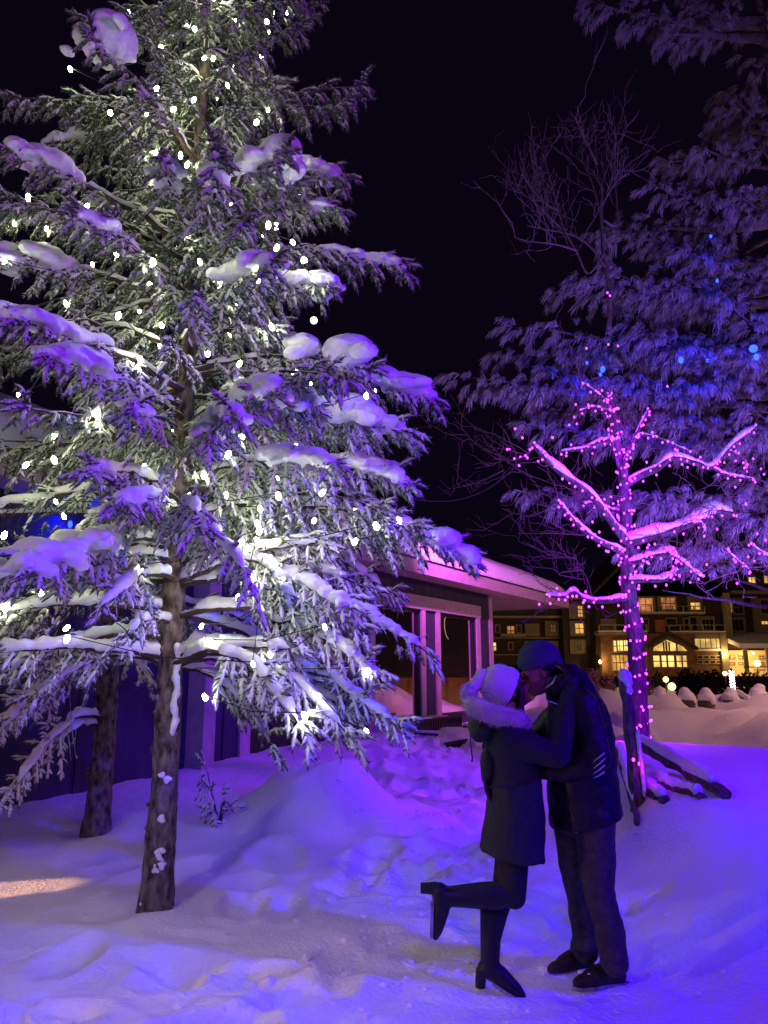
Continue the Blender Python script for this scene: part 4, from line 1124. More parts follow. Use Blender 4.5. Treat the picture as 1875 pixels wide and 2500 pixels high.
def poly(zf, pts, y0, y1, n=None):
    q = np.array([W(*zf(*p), y0 + (y1 - y0) * k / max(1, len(pts) - 1)) for k, p in enumerate(pts)])
    n = n or len(pts) * 5
    t = np.linspace(0, len(q) - 1, n); out = []
    for u in t:
        k = min(int(u), len(q) - 2); f = u - k
        p0, p1, p2, p3 = q[max(k-1, 0)], q[k], q[k+1], q[min(k+2, len(q)-1)]
        out.append(0.5*((2*p1)+(-p0+p2)*f+(2*p0-5*p1+4*p2-p3)*f*f+(-p0+3*p1-3*p2+p3)*f**3))
    return np.array(out)

lead = np.vstack([[tb - (0, 0, .2)], [W(1384, 1600, YP)], poly(z5, [(965, 1800), (935, 1650), (925, 1480), (920, 1300), (912, 1150), (903, 1000), (895, 900), (850, 770), (852, 650), (828, 560)], YP, YP + .1, 40)])
upper = poly(z8, [(826, 1720), (830, 1530), (800, 1330), (788, 1150), (790, 1000), (765, 860), (755, 700), (760, 600)], YP + .1, YP + .6, 34)
_d = np.concatenate([[0], np.cumsum(np.linalg.norm(np.diff(lead, axis=0), axis=1))]); _u = np.linspace(0, _d[-1], 60)
lead = np.stack([np.interp(_u, _d, lead[:, i]) for i in range(3)], 1)
tw = np.linspace(0, 1, len(lead))
trk = MB(); trk.tube(lead, np.interp(tw, [0, .15, .45, .7, 1], [.125, .112, .098, .072, .04]), 12, rough=.06)
trk.tube(upper, np.linspace(.038, .006, len(upper)), 7, rough=.08)
ptrunk = trk.build("trunk", M['grey_bark'], ptree, smooth=True)
fine = MB()
def twiglets(P, n, ln, rad, depth=2, tmin=.15, up=.5):
    for _ in range(n):
        t = rp.uniform(tmin, 1); p = interp(P, np.array([t]))[0]
        fwd = unit(P[-1] - P[0]); d = unit(fwd * rp.uniform(.2, .9) + rp.normal(0, .55, 3) + np.array([0, 0, up]))
        L = ln * rp.uniform(.5, 1.2); m = 7
        q = p[None] + d[None] * np.linspace(0, L, m)[:, None]; q[1:] += np.cumsum(rp.normal(0, .022 * L * 2, (m - 1, 3)), 0)
        fine.tube(q, np.linspace(rad, rad * .45, m), 4, caps=False)
        if depth > 1: twiglets(q, 3, L * .55, rad * .7, depth - 1, .25, up * .6)
LIMBS = [([(905, 1000), (850, 850), (845, 760)], 0, .05, .03, .0),
    ([(918, 1330), (870, 1270), (790, 1160), (705, 1065), (550, 955), (430, 830)], -.1, -.7, .055, .050),
    ([(920, 1400), (860, 1370), (740, 1310), (640, 1220), (560, 1120)], 0, -.5, .045, .030),
    ([(925, 1345), (960, 1335), (1080, 1300), (1200, 1262), (1300, 1222), (1400, 1172), (1480, 1188)], -.05, -.6, .06, .075),
    ([(905, 1040), (1000, 985), (1080, 950), (1150, 900), (1220, 905), (1300, 930), (1365, 945), (1450, 850), (1530, 780), (1600, 735)], .1, .4, .05, .042),
    ([(1365, 945), (1420, 975), (1480, 990), (1590, 1005)], .3, .5, .022, .022),
    ([(900, 760), (830, 800), (780, 808), (700, 845), (570, 862)], 0, .3, .028, .02),
    ([(935, 1450), (1000, 1430), (1050, 1410), (1150, 1390), (1180, 1420)], -.1, -.4, .036, .040),
    ([(930, 1545), (1000, 1535), (1100, 1535), (1150, 1515), (1190, 1485)], -.1, -.5, .034, .048),
    ([(925, 1625), (850, 1640), (750, 1645), (690, 1630), (640, 1595), (590, 1620), (500, 1615)], -.05, -.5, .036, .038),
    ([(850, 660), (800, 645), (740, 630), (675, 652)], 0, .2, .022, .018),
    ([(850, 660), (815, 610), (770, 560), (690, 505)], .05, -.2, .022, .014),
    ([(905, 930), (930, 880), (960, 800), (1000, 715), (1038, 640)], 0, -.3, .036, .020),
    ([(975, 770), (1060, 785), (1140, 815), (1250, 862)], -.2, .1, .020, .012),
    ([(1150, 1395), (1220, 1440), (1265, 1480), (1320, 1520)], -.4, -.5, .014, .024),
    ([(1300, 1225), (1330, 1260), (1320, 1290)], -.5, -.5, .010, .014),
    ([(1450, 850), (1530, 900), (1545, 950)], .4, .5, .012, .010),
    ([(430, 835), (400, 880), (335, 902)], -.7, -.6, .010, .006),
    ([(1430, 1370), (1500, 1430), (1560, 1480)], -.7, -.7, .014, .012),
    ([(1560, 1330), (1600, 1372), (1659, 1400), (1720, 1420)], -.4, -.4, .018, .016),
    ([(900, 1180), (840, 1165), (760, 1135), (690, 1135)], .1, .5, .022, .018)]
limbP = []
for i, (pts, a, b, r0, sn) in enumerate(LIMBS):
    P = poly(z5, pts, YP + a, YP + b); limbP.append(P)
    br = MB().tube(P, np.linspace(r0, r0 * .35 + .003, len(P)), 8, rough=.08, seed=i).build("branch", M['grey_bark'], ptree, smooth=True)
    if sn:
        t = np.linspace(.04, .98, len(P) * 3); q = interp(P, t)
        nz = vnoise(t * 9 + i * 7, t * 0, seed=3) * .5 + .5
        r = sn * (.55 + .7 * nz) * np.minimum(1, np.minimum(t, 1 - t) * 8 + .25)
        q = q + np.array([0, 0, 1.0]) * (r * .55 + r0 * (1 - .6 * t) * .8)[:, None]
        MB().tube(q, r, 9, rough=.10, seed=i).build("branch_snow", M['snow'], br, smooth=True)
    twiglets(P, 7, .75, .0065, 2, .3)
for zf_pts in ([(800, 1330), (720, 1430), (660, 1320), (600, 1210), (560, 1090), (520, 930), (480, 800)], [(600, 1210), (520, 1140), (430, 1050), (350, 1000)], [(790, 1150), (740, 960), (690, 850), (620, 800)],
               [(780, 1010), (810, 900), (850, 800), (880, 640)], [(765, 860), (710, 740), (650, 610)], [(800, 1150), (870, 1170), (860, 950), (850, 860)], [(810, 1400), (740, 1300), (640, 1230), (500, 1200), (400, 1180)],
               [(660, 1310), (560, 1280), (400, 1260)], [(788, 1080), (860, 960), (930, 900)], [(560, 1100), (480, 1050), (380, 930)]):
    P = poly(z8, zf_pts, YP + .15, YP + rp.uniform(-.5, .9)); fine.tube(P, np.linspace(.017, .005, len(P)), 5, caps=False)
    twiglets(P, 9, .8, .0062, 2, .2, .8)
for pts in ([(310, 905), (200, 860), (110, 800), (20, 680)], [(275, 960), (150, 1020), (30, 1050)], [(560, 1120), (420, 1200), (270, 1160)], [(690, 1480), (560, 1500), (690, 1530)], [(660, 1420), (520, 1400), (380, 1330)], [(700, 1300), (560, 1290), (350, 1290)]):
    P = poly(z5, pts, YP - .6, YP - .3); fine.tube(P, np.linspace(.010, .004, len(P)), 4, caps=False); twiglets(P, 6, .6, .005, 2, .1)
fine.build("twigs", M['bare_twig'], ptree, kind="stuff")

purple_me = MB().ell((0, 0, 0), (.014, .014, .017), nu=6, nv=5).mesh("bulb"); purple_me.materials.append(M['purple_bulb'])
st1 = thing("light_string", "string of purple bulbs spiralling up the trunk of the bare tree", "light string", tb + (0, 0, .3))
hel = []
for t in np.linspace(.06, 1, 560):
    p = interp(lead, np.array([t]))[0]; r = np.interp(t, [0, .15, .45, .7, 1], [.125, .112, .098, .072, .04]) + .003
    a = t * 6.283 * 24; hel.append(p + r * np.array([math.cos(a), math.sin(a), 0]))
hel = np.array(hel); MB().tube(hel, .004, 3, caps=False).build("wire", M['wire'], st1)
_k = 0
for t in np.linspace(0, 1, 290):
    if rp.random() < .12: continue
    p = interp(hel, np.array([t]))[0] + rp.normal(0, .018, 3)
    c = interp(lead, np.array([.06 + .94 * t]))[0]; d = unit((p - c) * np.array([1, 1, 0])); p = p + d * .004
    link("bulb", purple_me, st1, p); _k += 1
    if _k % 7 == 0: bulb_light(c + d * (np.linalg.norm((p - c)[:2]) + .10), (.36, 0, 1), 1.5)
bulb_light(tb + np.array([-.35, -.45, .40]), (.5, 0, 1), 6)  # extra point without a bulb, added for the purple pool on the snow
bulb_light(tb + np.array([.45, -.35, .35]), (.5, 0, 1), 4)  # second added point for the same pool
st2 = thing("light_string", "strings of purple bulbs running out along the snowy limbs of the bare tree", "light string", tb + (0, 0, 1.6))
NB = [8, 18, 22, 15, 24, 10, 12, 12, 12, 18, 8, 9, 16, 9, 8, 3, 4, 4, 5, 6, 10]
wire = MB()
for P, n, (pts, a, b, r0, sn) in zip(limbP, NB, LIMBS):
    w = []
    n = int(n * 1.25)
    for k, t in enumerate(np.linspace(.05, 1, n)):
        p = interp(P, np.array([min(1, t + rp.uniform(-.02, .02))]))[0]
        an = k * 2.2 + rp.uniform(-.5, .5); r = r0 * (1 - .6 * t) + sn * .5 + .022
        p = p + np.array([rp.normal(0, .012), -abs(math.cos(an)) * r * .9, math.sin(an) * r * .9 - .012]); w.append(p)
        link("bulb", purple_me, st2, p)
        if k % 3 == 1 or n < 7: bulb_light(p + np.array([0, -.05, .07 if math.sin(an) > -.2 else -.03]), (.36, 0, 1), .26)
    wire.tube(w, .0035, 3, caps=False)
for zf, q in ((z8, (833, 1545)), (z8, (820, 1530)), (z8, (825, 1800)), (z8, (710, 1820)), (z8, (875, 1808))):
    link("bulb", purple_me, st2, W(*zf(*q), YP - .05))
wire.build("wire", M['wire'], st2)
st4 = thing("light_string", "loose purple bulbs dotted on the thin outer twigs of the bare tree", "light string", tb + (0, 0, 2.2))
wire = []
for _ in range(90):
    P = limbP[rp.integers(1, len(limbP))]; p = interp(P, np.array([rp.uniform(.25, 1)]))[0] + rp.normal(0, .13, 3) + (0, -.03, .02)
    link("bulb", purple_me, st4, p); wire.append(p)
mb = MB()
for p in wire: mb.tube([p, p + rp.normal(0, .05, 3) - (0, 0, .05)], .003, 3, caps=False)
mb.build("wire", M['wire'], st4, kind="stuff")
lo = W(1381, 1650, 6.95)
st3 = thing("light_string", "single pink purple bulb at the foot of the leaning fence post", "light string", lo)
for q in ((0, 0, 0), (-.05, .0, .035)): link("bulb", purple_me, st3, lo + np.array(q))
bulb_light(lo + np.array([.03, -.09, -.02]), (.6, 0, 1), .7)

# ================================================================== big pine with drooping snowy plumes
def plume_proto(seed, nn=60):
    r = np.random.default_rng(seed); V, Q = [], []
    for k in range(nn):
        t = r.uniform(0, 1) ** .8; a = r.uniform(0, 6.283); an = r.uniform(.30, .95) * (1 - .35 * t)
        base = np.array([t * .62, 0, 0])
        d = np.array([math.cos(an), math.sin(an) * math.cos(a), math.sin(an) * math.sin(a)])
        L = r.uniform(.26, .46); wv = np.cross(d, r.normal(0, 1, 3)); wv /= np.linalg.norm(wv) + 1e-6
        w = r.uniform(.014, .034)
        m = base + d * L * .5; e = base + d * L
        m[2] -= .015; e[2] -= .09
        n = len(V); V += [base - wv*w*.6, base + wv*w*.6, m - wv*w, m + wv*w, e - wv*w*.35, e + wv*w*.35]
        Q += [(n, n+1, n+3, n+2), (n+2, n+3, n+5, n+4)]
    return np.array(V), np.array(Q)
PLUME = [plume_proto(50 + k) for k in range(8)]
rq = np.random.default_rng(41)
pb = np.array([7.1, 11.6, 0.15])
pine = thing("pine_tree", "huge pine with long drooping frosted needles reaching in from the right, lit violet and blue", "tree", pb)
tm = MB(); trunk_mesh(tm, pb, -.2, 14.5, .24, .05, seed=4); tm.build("trunk", M['bark'], pine, smooth=True)
pO, pD, pL = [], [], []; psticks = MB()
def pine_branch(P, r0, t0=.25):
    MB().tube(P, np.linspace(r0, .006, len(P)), 6, rough=.08).build("branch", M['grey_bark'], pine, smooth=True)
    L = np.linalg.norm(P[-1] - P[0]); fwd = unit((P[-1] - P[0]) * np.array([1, 1, .3])); side = unit(np.cross(fwd, [0, 0, 1.0]))
    for t in np.arange(t0, 1.0, .115 / L):
        p = interp(P, np.array([t]))[0]
        for sg in (-1, 1):
            if rq.random() < .2: continue
            sl = (.18 + .62 * (1 - t)) * rq.uniform(.5, 1.2); sl = min(sl, 1.0)
            d = unit(fwd * rq.uniform(.5, 1) + side * sg * rq.uniform(.4, 1.0) + np.array([0, 0, rq.uniform(-.25, .3)]))
            e = p + d * sl; psticks.tube([p, (p + e) / 2 + (0, 0, .02), e], [.010, .007, .005], 4, caps=False)
            n = max(1, int(sl / .17))
            for u in np.linspace(1, .35, n):
                pO.append(p + d * sl * u - d * .06); pD.append(unit(d + rq.normal(0, .35, 3) + np.array([0, 0, -.05]))); pL.append(rq.uniform(.26, .38))
    pO.append(P[-1] - fwd * .1); pD.append(fwd + (0, 0, .1)); pL.append(.36)
PT = [(1440, 75, 11.3), (1500, 15, 11.2), (1272, 2, 11.4), (1585, 210, 11.2), (1515, 318, 10.9), (1545, 265, 11.6), (1412, 402, 11), (1440, 350, 11.6), (1298, 505, 11.2), (1340, 478, 11.8), (1196, 632, 11.6), (1240, 600, 11), (1310, 585, 10.8), (1095, 705, 11),
      (1065, 765, 11.6), (980, 808, 10.9), (1045, 842, 11.3), (1140, 918, 10.8), (1195, 885, 11.6), (1300, 815, 11), (1430, 905, 10.8), (1500, 950, 11.4), (1600, 1010, 11), (1115, 1062, 11.4), (1215, 1085, 10.9), (1355, 1190, 11.2), (1430, 1275, 10.9), 
      (1500, 1205, 11.6), (1460, 1130, 11.8), (1400, 735, 10.8), (1555, 640, 10.6), (1480, 545, 10.7), (1385, 610, 11.4), (1600, 425, 10.7), (1350, 700, 10.9), (1250, 752, 11.5), (1620, 130, 11.8), (1560, 760, 10.6), (1620, 880, 10.6), (1520, 830, 11.6), (1640, 560, 11.9), (1640, 300, 10.9), (1620, 1120, 10.9), (1560, 1075, 11.5), (1180, 800, 10.9), (1450, 650, 11.9)]
for (px, py, y) in PT:
    tip = W(px, py, y)
    zb = tip[2] + rq.uniform(-.5, .25); zb = max(1.9, zb)
    P = curve_pts(np.array([pb[0], pb[1], zb]), tip, rq.uniform(-.25, .1), 16, .02, rq)
    pine_branch(P, .035 + .006 * np.linalg.norm(tip - pb), .30)
for k in range(46):                                            # the far side and the top, out of the picture
    zz = 2.2 + k * .26; az = k * 2.4
    if math.cos(az) < -.4: continue
    L = np.interp(zz, [2, 6, 14.5], [4.2, 4.2, .8]) * rq.uniform(.7, 1)
    c = np.array([pb[0], pb[1], zz]); pine_branch(curve_pts(c, c + np.array([math.cos(az) * L, math.sin(az) * L, rq.uniform(-.2, .5)]), -.1, 12, .02, rq), .05, .35)
pO, pD, pL = np.array(pO), unit(np.array(pD)), np.array(pL)
_px = np.array([to_px(p) for p in pO])
_ok = ~((_px[:, 1] > 1235) & (_px[:, 0] > 1240)) | (rq.random(len(pO)) < .0)
pO, pD, pL = pO[_ok], pD[_ok], pL[_ok]
mb = MB(); pick = rq.integers(0, len(PLUME), len(pO))
a_ = unit(np.cross(pD, np.array([[0, 0, 1.0]]))); b_ = np.cross(a_, pD)
for k, (PV, PQ) in enumerate(PLUME):
    m = np.where(pick == k)[0]
    Lk = pL[m][:, None, None]
    v = pO[m][:, None, :] + (PV[None, :, 0:1] * pD[m][:, None, :] + PV[None, :, 1:2] * a_[m][:, None, :] + PV[None, :, 2:3] * b_[m][:, None, :]) * Lk
    rr_ = np.hypot(PV[:, 1], PV[:, 2]); v[..., 2] -= (PV[None, :, 0] ** 2 + 1.2 * rr_[None] ** 2) * pL[m][:, None] * .45
    base = mb.n; mb.V.append(v.reshape(-1, 3)); mb.n += len(m) * len(PV)
    mb.Q.append((PQ[None] + (np.arange(len(m)) * len(PV))[:, None, None]).reshape(-1, 4) + base)
mb.build("needles", M['pine'], pine, kind="stuff")
print("plumes", len(pO))
bls = thing("blue_light_string", "string of large blue bulbs scattered through the frosted pine", "light string", W(1500, 780, 10))
big_me = MB().ell((0, 0, -.02), (.038, .038, .052), nu=10, nv=6).mesh("bulb"); big_me.materials.append(M['blue_bulb'])
small_me = MB().ell((0, 0, -.02), (.022, .022, .03), nu=8, nv=6).mesh("bulb"); small_me.materials.append(M['blue_bulb'])
bw = []
for px, py, y, big in ((1302, 795, 10.3, 1), (1627, 750, 9.9, 2), (1471, 775, 10.3, 1), (1528, 776, 10.4, 0), (1549, 604, 10.3, 0), (1268, 781, 10.4, 0), (1535, 508, 10.4, 0), (1297, 806, 10.35, 0)):
    p = W(px, py, y); bw.append(p); b = link("bulb", big_me if big else small_me, bls, p)
    bulb_light(p + np.array([0, -.12, 0]), (.0, .01, 1), (7, 22, 42)[big], .06)
    if big == 2:
        b.scale = (1.6, 1.4, 1.1); link("bulb", big_me, bls, p + np.array([.03, 0, -.13]))
mb = MB()
for a, b in zip(bw[:-1], bw[1:]): mb.tube([a, (a + b) / 2 - (0, -.1, .08), b], .005, 4, caps=False)
mb.build("wire", M['wire'], bls)

# cable sagging between the two trees, and the moon
ca, cb = W(700, 985, 5.3), W(1120, 1000, 9.0)
t = np.linspace(0, 1, 30); P = ca + (cb - ca) * t[:, None]; P[:, 2] -= .42 * 4 * t * (1 - t)
tag(MB().tube(P, .007, 5).build("cable", M['wire'], smooth=True), "thin dark cable sagging from the lit spruce across to the purple tree", "cable")
mo = W(678, 692, 2000.0)
tag(MB().ell(mo, (10.5, 10.5, 10.5), nu=32, nv=20).build("moon", M['moon'], smooth=True), "small bright round moon in the black sky beside the spruce", "moon")
# ================================================================== fence, posts, benches, shrubs, lamps
def hit_ground(px, py, ymax=60):
    d = ray(px, py); o = np.array([0, 0, CAM_H]); d = d / d[1]
    prev = None
    for y in np.arange(1.5, ymax, .04):
        p = o + d * y
        if p[2] < gz(p[0], p[1]): return p
    return o + d * ymax
rf = np.random.default_rng(77)
fb_ = W(1372, 1700, 7.0); fb_[2] = gz(fb_[0], fb_[1])
fence = thing("wooden_fence", "broken split rail fence of weathered logs half buried in the purple snow bank", "fence", fb_)
top = W(1349, 1468, 7.05); bot = W(1376, 1700, 6.95)
def log(name, a, b, r0, r1, parent=fence, flat=1.0, seed=1, sides=9):
    a, b = np.asarray(a, float), np.asarray(b, float); n = 14
    P = a + (b - a) * np.linspace(0, 1, n)[:, None] + np.random.default_rng(seed).normal(0, .006, (n, 3))
    return MB().tube(P, np.linspace(r0, r1, n), sides, rough=.16, seed=seed, flat=flat).build(name, M['old_wood'], parent, smooth=False)
bot[2] = gz(bot[0], bot[1])
post = log("post", bot - (0, 0, .25), top, .058, .046, seed=3)
_q = W(1376, 1640, 7.12); _q[2] = gz(_q[0], _q[1]) - .1
log("post", _q, W(1366, 1520, 7.14), .030, .024, seed=5)
mb = MB()
for dx, dz, r in ((0, .03, .068), (.02, -.03, .05), (.025, -.10, .042), (-.01, .06, .05)): mb.ell(top + np.array([dx, -.02, dz]), (r, r, r * .9))
mb.build("snow_cap", M['snow'], post, smooth=True, remesh=.014, smoothing=3)
mb = MB()
for k, u in enumerate(np.linspace(.12, .55, 8)): mb.ell(bot + (top - bot) * u + np.array([.055, -.035, 0]), (.022, .03, .06))
mb.build("post_snow", M['snow'], post, smooth=True, remesh=.014, smoothing=2)
def on_bank(px, py, lift=.03):
    p = hit_ground(px, py); p[2] += lift; return p
rails = [((1376, 1632), (1572, 1732), .075, .06, .05), ((1384, 1684), (1455, 1702), .05, .035, .02), ((1384, 1698), (1440, 1738), .06, .045, .02), ((1438, 1702), (1522, 1728), .05, .04, .02)]
for k, (a, b, r0, r1, lf) in enumerate(rails):
    A, B = on_bank(*a, lf + (.10 if k == 0 else 0)), on_bank(*b, lf)
    rl = log("rail", A, B, r0, r1, seed=20 + k, flat=.8)
    mb = MB(); t = np.linspace(.05, .9, 30); q = A + (B - A) * t[:, None]; nz = vnoise(t * 7 + k * 5, t * 0, seed=9) * .5 + .5
    r = (r0 * .55 + .03 * nz) * np.minimum(1, np.minimum(t, .95 - t) * 8 + .2)
    q = q + np.array([0.0, .035, 1.0]) * (r0 * .62 + r * .3)[:, None]; mb.tube(q, r, 8, rough=.1, seed=k); mb.build("rail_snow", M['snow'], rl, smooth=True)
A, B = on_bank(1338, 1640, .10), on_bank(1379, 1786, .03)
rl = log("rail", A, B, .040, .026, seed=31)
t = np.linspace(.02, .8, 26); q = A + (B - A) * t[:, None] + np.array([.02, .03, .055]); MB().tube(q, .03 + .02 * (vnoise(t * 8, t * 0, seed=2) * .5 + .5), 8, rough=.1).build("rail_snow", M['snow'], rl, smooth=True)

# snow capped stone posts beyond the bank
YS = 17.6
M['stone'] = rough_mat("rough_stone", (0.06, 0.045, 0.04), (0.15, 0.11, 0.09), 9, 0.9, 1.0, 0.03)
info = [((485, 1545), "snow capped stone post nearest the purple tree, with a peaked cap of snow"), ((768, 1548), "snow capped stone post, second one right of the purple tree"), ((985, 1552), "snow capped stone post in the middle of the row, its cap slumped to the left"), ((1238, 1552), "snow capped stone post just below the white light column"), ((1552, 1545), "largest snow capped stone post at the right end of the row")]
for k, ((x, y), lab) in enumerate(info):
    p = W(*z9(x, y), YS + rf.uniform(-.15, .15)); g = gz(p[0], p[1])
    w = .155 if k < 4 else .19
    tp = thing("stone_post", lab, "stone post", (p[0], p[1], g), "snow capped stone posts")
    zt = p[2] - .26
    mb = MB()
    for j in range(5):
        z0 = g - .25 + (zt - g + .25) * j / 5; z1 = g - .25 + (zt - g + .25) * (j + 1) / 5 - .012; e = rf.uniform(-.015, .015, 2)
        mb.loft([((p[0] + e[0], p[1] + e[1], z0), w, w, .5), ((p[0] + e[0], p[1] + e[1], z0 + .01), w + .012, w + .012, .5), ((p[0] + e[0], p[1] + e[1], z1 - .01), w + .01, w + .01, .5), ((p[0] + e[0], p[1] + e[1], z1), w, w, .5)], 16)
    mb.build("pillar", M['stone'], tp)
    mb = MB(); mb.ell((p[0], p[1], zt + .07), (w * 1.25, w * 1.25, .14)); mb.ell((p[0] + rf.uniform(-.05, .05), p[1], zt + .16), (w * .85, w * .9, .13)); mb.ell((p[0] - w * .8 + rf.uniform(0, .3), p[1] - w * .5, zt - .02), (.10, .10, .12))
    if k == 0: mb.ell((p[0], p[1], zt + .23), (.07, .07, .08))
    if k == 4: mb.ell((p[0] + .03, p[1], zt + .26), (.13, .13, .10))
    mb.build("snow_cap", M['snow'], tp, smooth=True, remesh=.022, smoothing=3)
for k, (a, b) in enumerate((((545, 1640), (700, 1705)), ((1330, 1605), (1460, 1690)))):
    A, B = W(*z9(*a), YS + .3), W(*z9(*b), YS - .2)
    r_ = log("rail", A, B, .045, .045, None, seed=60 + k); ORG[r_.name] = np.zeros(3)
    tag(r_, ("snow covered rail slanting down between the first two stone posts", "snow covered rail slanting down left of the largest stone post")[k], "rail")
    MB().tube(np.linspace(A, B, 12) + (0, 0, .05), .06, 8, rough=.12).build("rail_snow", M['snow'], r_, smooth=True)

# benches by the cabin
def bench(loc, length, seat_z, label, sink=0.0, snow=True):
    t = thing("bench", label, "bench", loc, "metal benches by the cabin")
    def bx(name, a0, a1, z0, z1, o0, o1, par=t, mat='dark_metal'):
        c = loc + WU * (a0 + a1) / 2 + WN * (o0 + o1) / 2 + np.array([0, 0, (z0 + z1) / 2 - sink])
        return MB().obox(c, WU, WN, (0, 0, 1), (a1 - a0) / 2, (o1 - o0) / 2, (z1 - z0) / 2).build(name, M[mat], par)
    bx("back_rail", 0, length, .84, .88, -.02, .02); bx("back_rail", 0, length, .48, .51, -.02, .02)
    for a in np.linspace(.05, length - .07, int(length / .075)): bx("slat", a, a + .022, .512, .838, -.012, .012)
    bx("seat", 0, length, .42, .45, .03, .48)
    for a in (0, length - .05):
        bx("leg", a, a + .05, 0, .418, .42, .47); bx("leg", a, a + .05, 0, .478, -.02, .022)
        bx("armrest", a, a + .05, .62, .66, .023, .50); bx("arm_post", a, a + .05, .452, .618, .44, .48)
    if snow:
        mb = MB()
        for a in np.arange(.06, length, .11): mb.ell(loc + WU * a + WN * .25 + np.array([0, 0, .46 + .03 * math.sin(a * 9) - sink]), (.12, .22, .07), np.stack([WU, WN, [0, 0, 1]], 1))
        mb.build("seat_snow", M['snow'], t, smooth=True, remesh=.025, smoothing=3)
        for a in (0.025, length - .025): MB().tube([loc + WU * a + WN * .03 + np.array([0, 0, .68 - sink]), loc + WU * a + WN * .5 + np.array([0, 0, .68 - sink])], .03, 8).build("armrest_snow", M['snow'], t, smooth=True)
        MB().tube([loc + np.array([0, 0, .89 - sink]), loc + WU * length * .35 + np.array([0, 0, .89 - sink])], .022, 8).build("back_snow", M['snow'], t, smooth=True)
s0, z0_ = wall_hit(893, 1556, .75); s1, _z = wall_hit(999, 1549, .75)
lb = wall_pt(s0, 0, .75); gl_ = gz(lb[0] + .3, lb[1])
bench(np.array([lb[0], lb[1], gl_]), max(1.5, s1 - s0), 0, "dark metal slatted bench with snow on its seat below the cabin windows", sink=gl_ + .88 - z0_ if gl_ + .88 > z0_ else 0)
pb2 = hit_ground(962, 1622); bench(pb2 + (0, 0, 0), .9, 0, "buried bench with only the top of its slatted back above the snow", sink=.74, snow=False)

# stake in the snow beside the path
a = hit_ground(1021, 1648); b = W(1012, 1532, a[1])
tag(log("stake", a - (0, 0, .15), b, .016, .010, None, seed=8, sides=6), "thin wooden stake standing in the snow behind the woman", "stake")

# shrubs in the hotel garden
M['shrub'] = rough_mat("shrub_leaves", (0.012, 0.012, 0.008), (0.03, 0.026, 0.015), 4, 0.9, 0)
M['shrub_lit'] = rough_mat("shrub_orange_lit", (0.20, 0.12, 0.07), (0.40, 0.26, 0.15), 4, 0.9, 0)  # orange lamplight put into the leaf colour
def shrub(px0, px1, py_top, py_bot, y, label, mat='shrub', n=1400, group="dark shrubs in the hotel garden"):
    a, b = W(px0, py_bot, y), W(px1, py_top, y); c = np.array([(a[0] + b[0]) / 2, y, min(a[2], gz((a[0] + b[0]) / 2, y))]); hw, h = (b[0] - a[0]) / 2, b[2] - c[2]
    t = thing("shrub", label, "shrub", c, group)
    mb = MB()
    for _ in range(26):
        e = c + np.array([rf.uniform(-1, 1) * hw, rf.uniform(-.6, .6) * hw, h * rf.uniform(.5, 1)]); s = c + (e - c) * np.array([.35, .35, 0]); mb.tube([s, (s + e) / 2 + rf.normal(0, .08, 3), e], [.03, .02, .008], 4, caps=False)
    mb.build("stems", M['bare_twig'] if mat != 'shrub' else M['shrub'], t, kind="stuff")
    u = rf.uniform(-1, 1, (n, 3)); u[:, 2] = rf.uniform(0, 1, n)
    k = np.hypot(u[:, 0], u[:, 1]); ok = k ** 2 + u[:, 2] ** 2 * .9 < 1.0 + .25 * vnoise(u[:, 0] * 3 + px0, u[:, 1] * 3, u[:, 2] * 3); u = u[ok]
    p = c + u * np.array([hw, hw * .7, h]); s = (hw + h) * .045
    d1 = rf.normal(0, 1, p.shape); d2 = rf.normal(0, 1, p.shape); v = np.stack([p - unit(d1) * s, p + unit(d1) * s, p + unit(d2) * s * 1.6], 1).reshape(-1, 3)
    mb = MB(); mb.add(v, tris=np.arange(len(v)).reshape(-1, 3)); mb.build("leaves", M[mat], t, kind="stuff")
q = lambda x, y: z9(x, y)
for (x0, x1, y0, y1, y, lab) in ((640, 960, 1335, 1640, 46, "wide dark shrub in front of the hotel entrance, right of the glowing garden lamps"), (900, 1215, 1345, 1640, 44, "dark shrub left of the bright white light column"), (1300, 1640, 1372, 1640, 42, "dark shrub right of the bright white light column"),
                                 (1560, 1800, 1390, 1640, 50, "dark shrub at the right edge in front of the porch")):
    A, B = q(x0, y0), q(x1, y1); shrub(A[0], B[0], A[1], B[1], y, lab)
A, B = z6(520, 800), z6(690, 980); shrub(A[0], B[0], A[1], B[1], 34, "dark shrub just right of the man's shoulder")
A, B = z6(600, 790), z6(690, 900); shrub(A[0], B[0], A[1], B[1], 30, "bush lit orange by its leaf colour behind the man's shoulder", 'shrub_lit', 900)
A, B = z6(690, 815), z6(780, 920); shrub(A[0], B[0], A[1], B[1], 31, "small orange lit bush left of the fence post top", 'shrub_lit', 700)
A, B = z9(300, 1430), z9(430, 1600); shrub(A[0], B[0], A[1], B[1], 28, "orange brown bush right of the purple lit trunk", 'shrub_lit', 700)
A, B = z6(90, 760), z6(330, 960); shrub(A[0], B[0], A[1], B[1], 48, "dark shrub beyond the cabin corner, behind the couple")

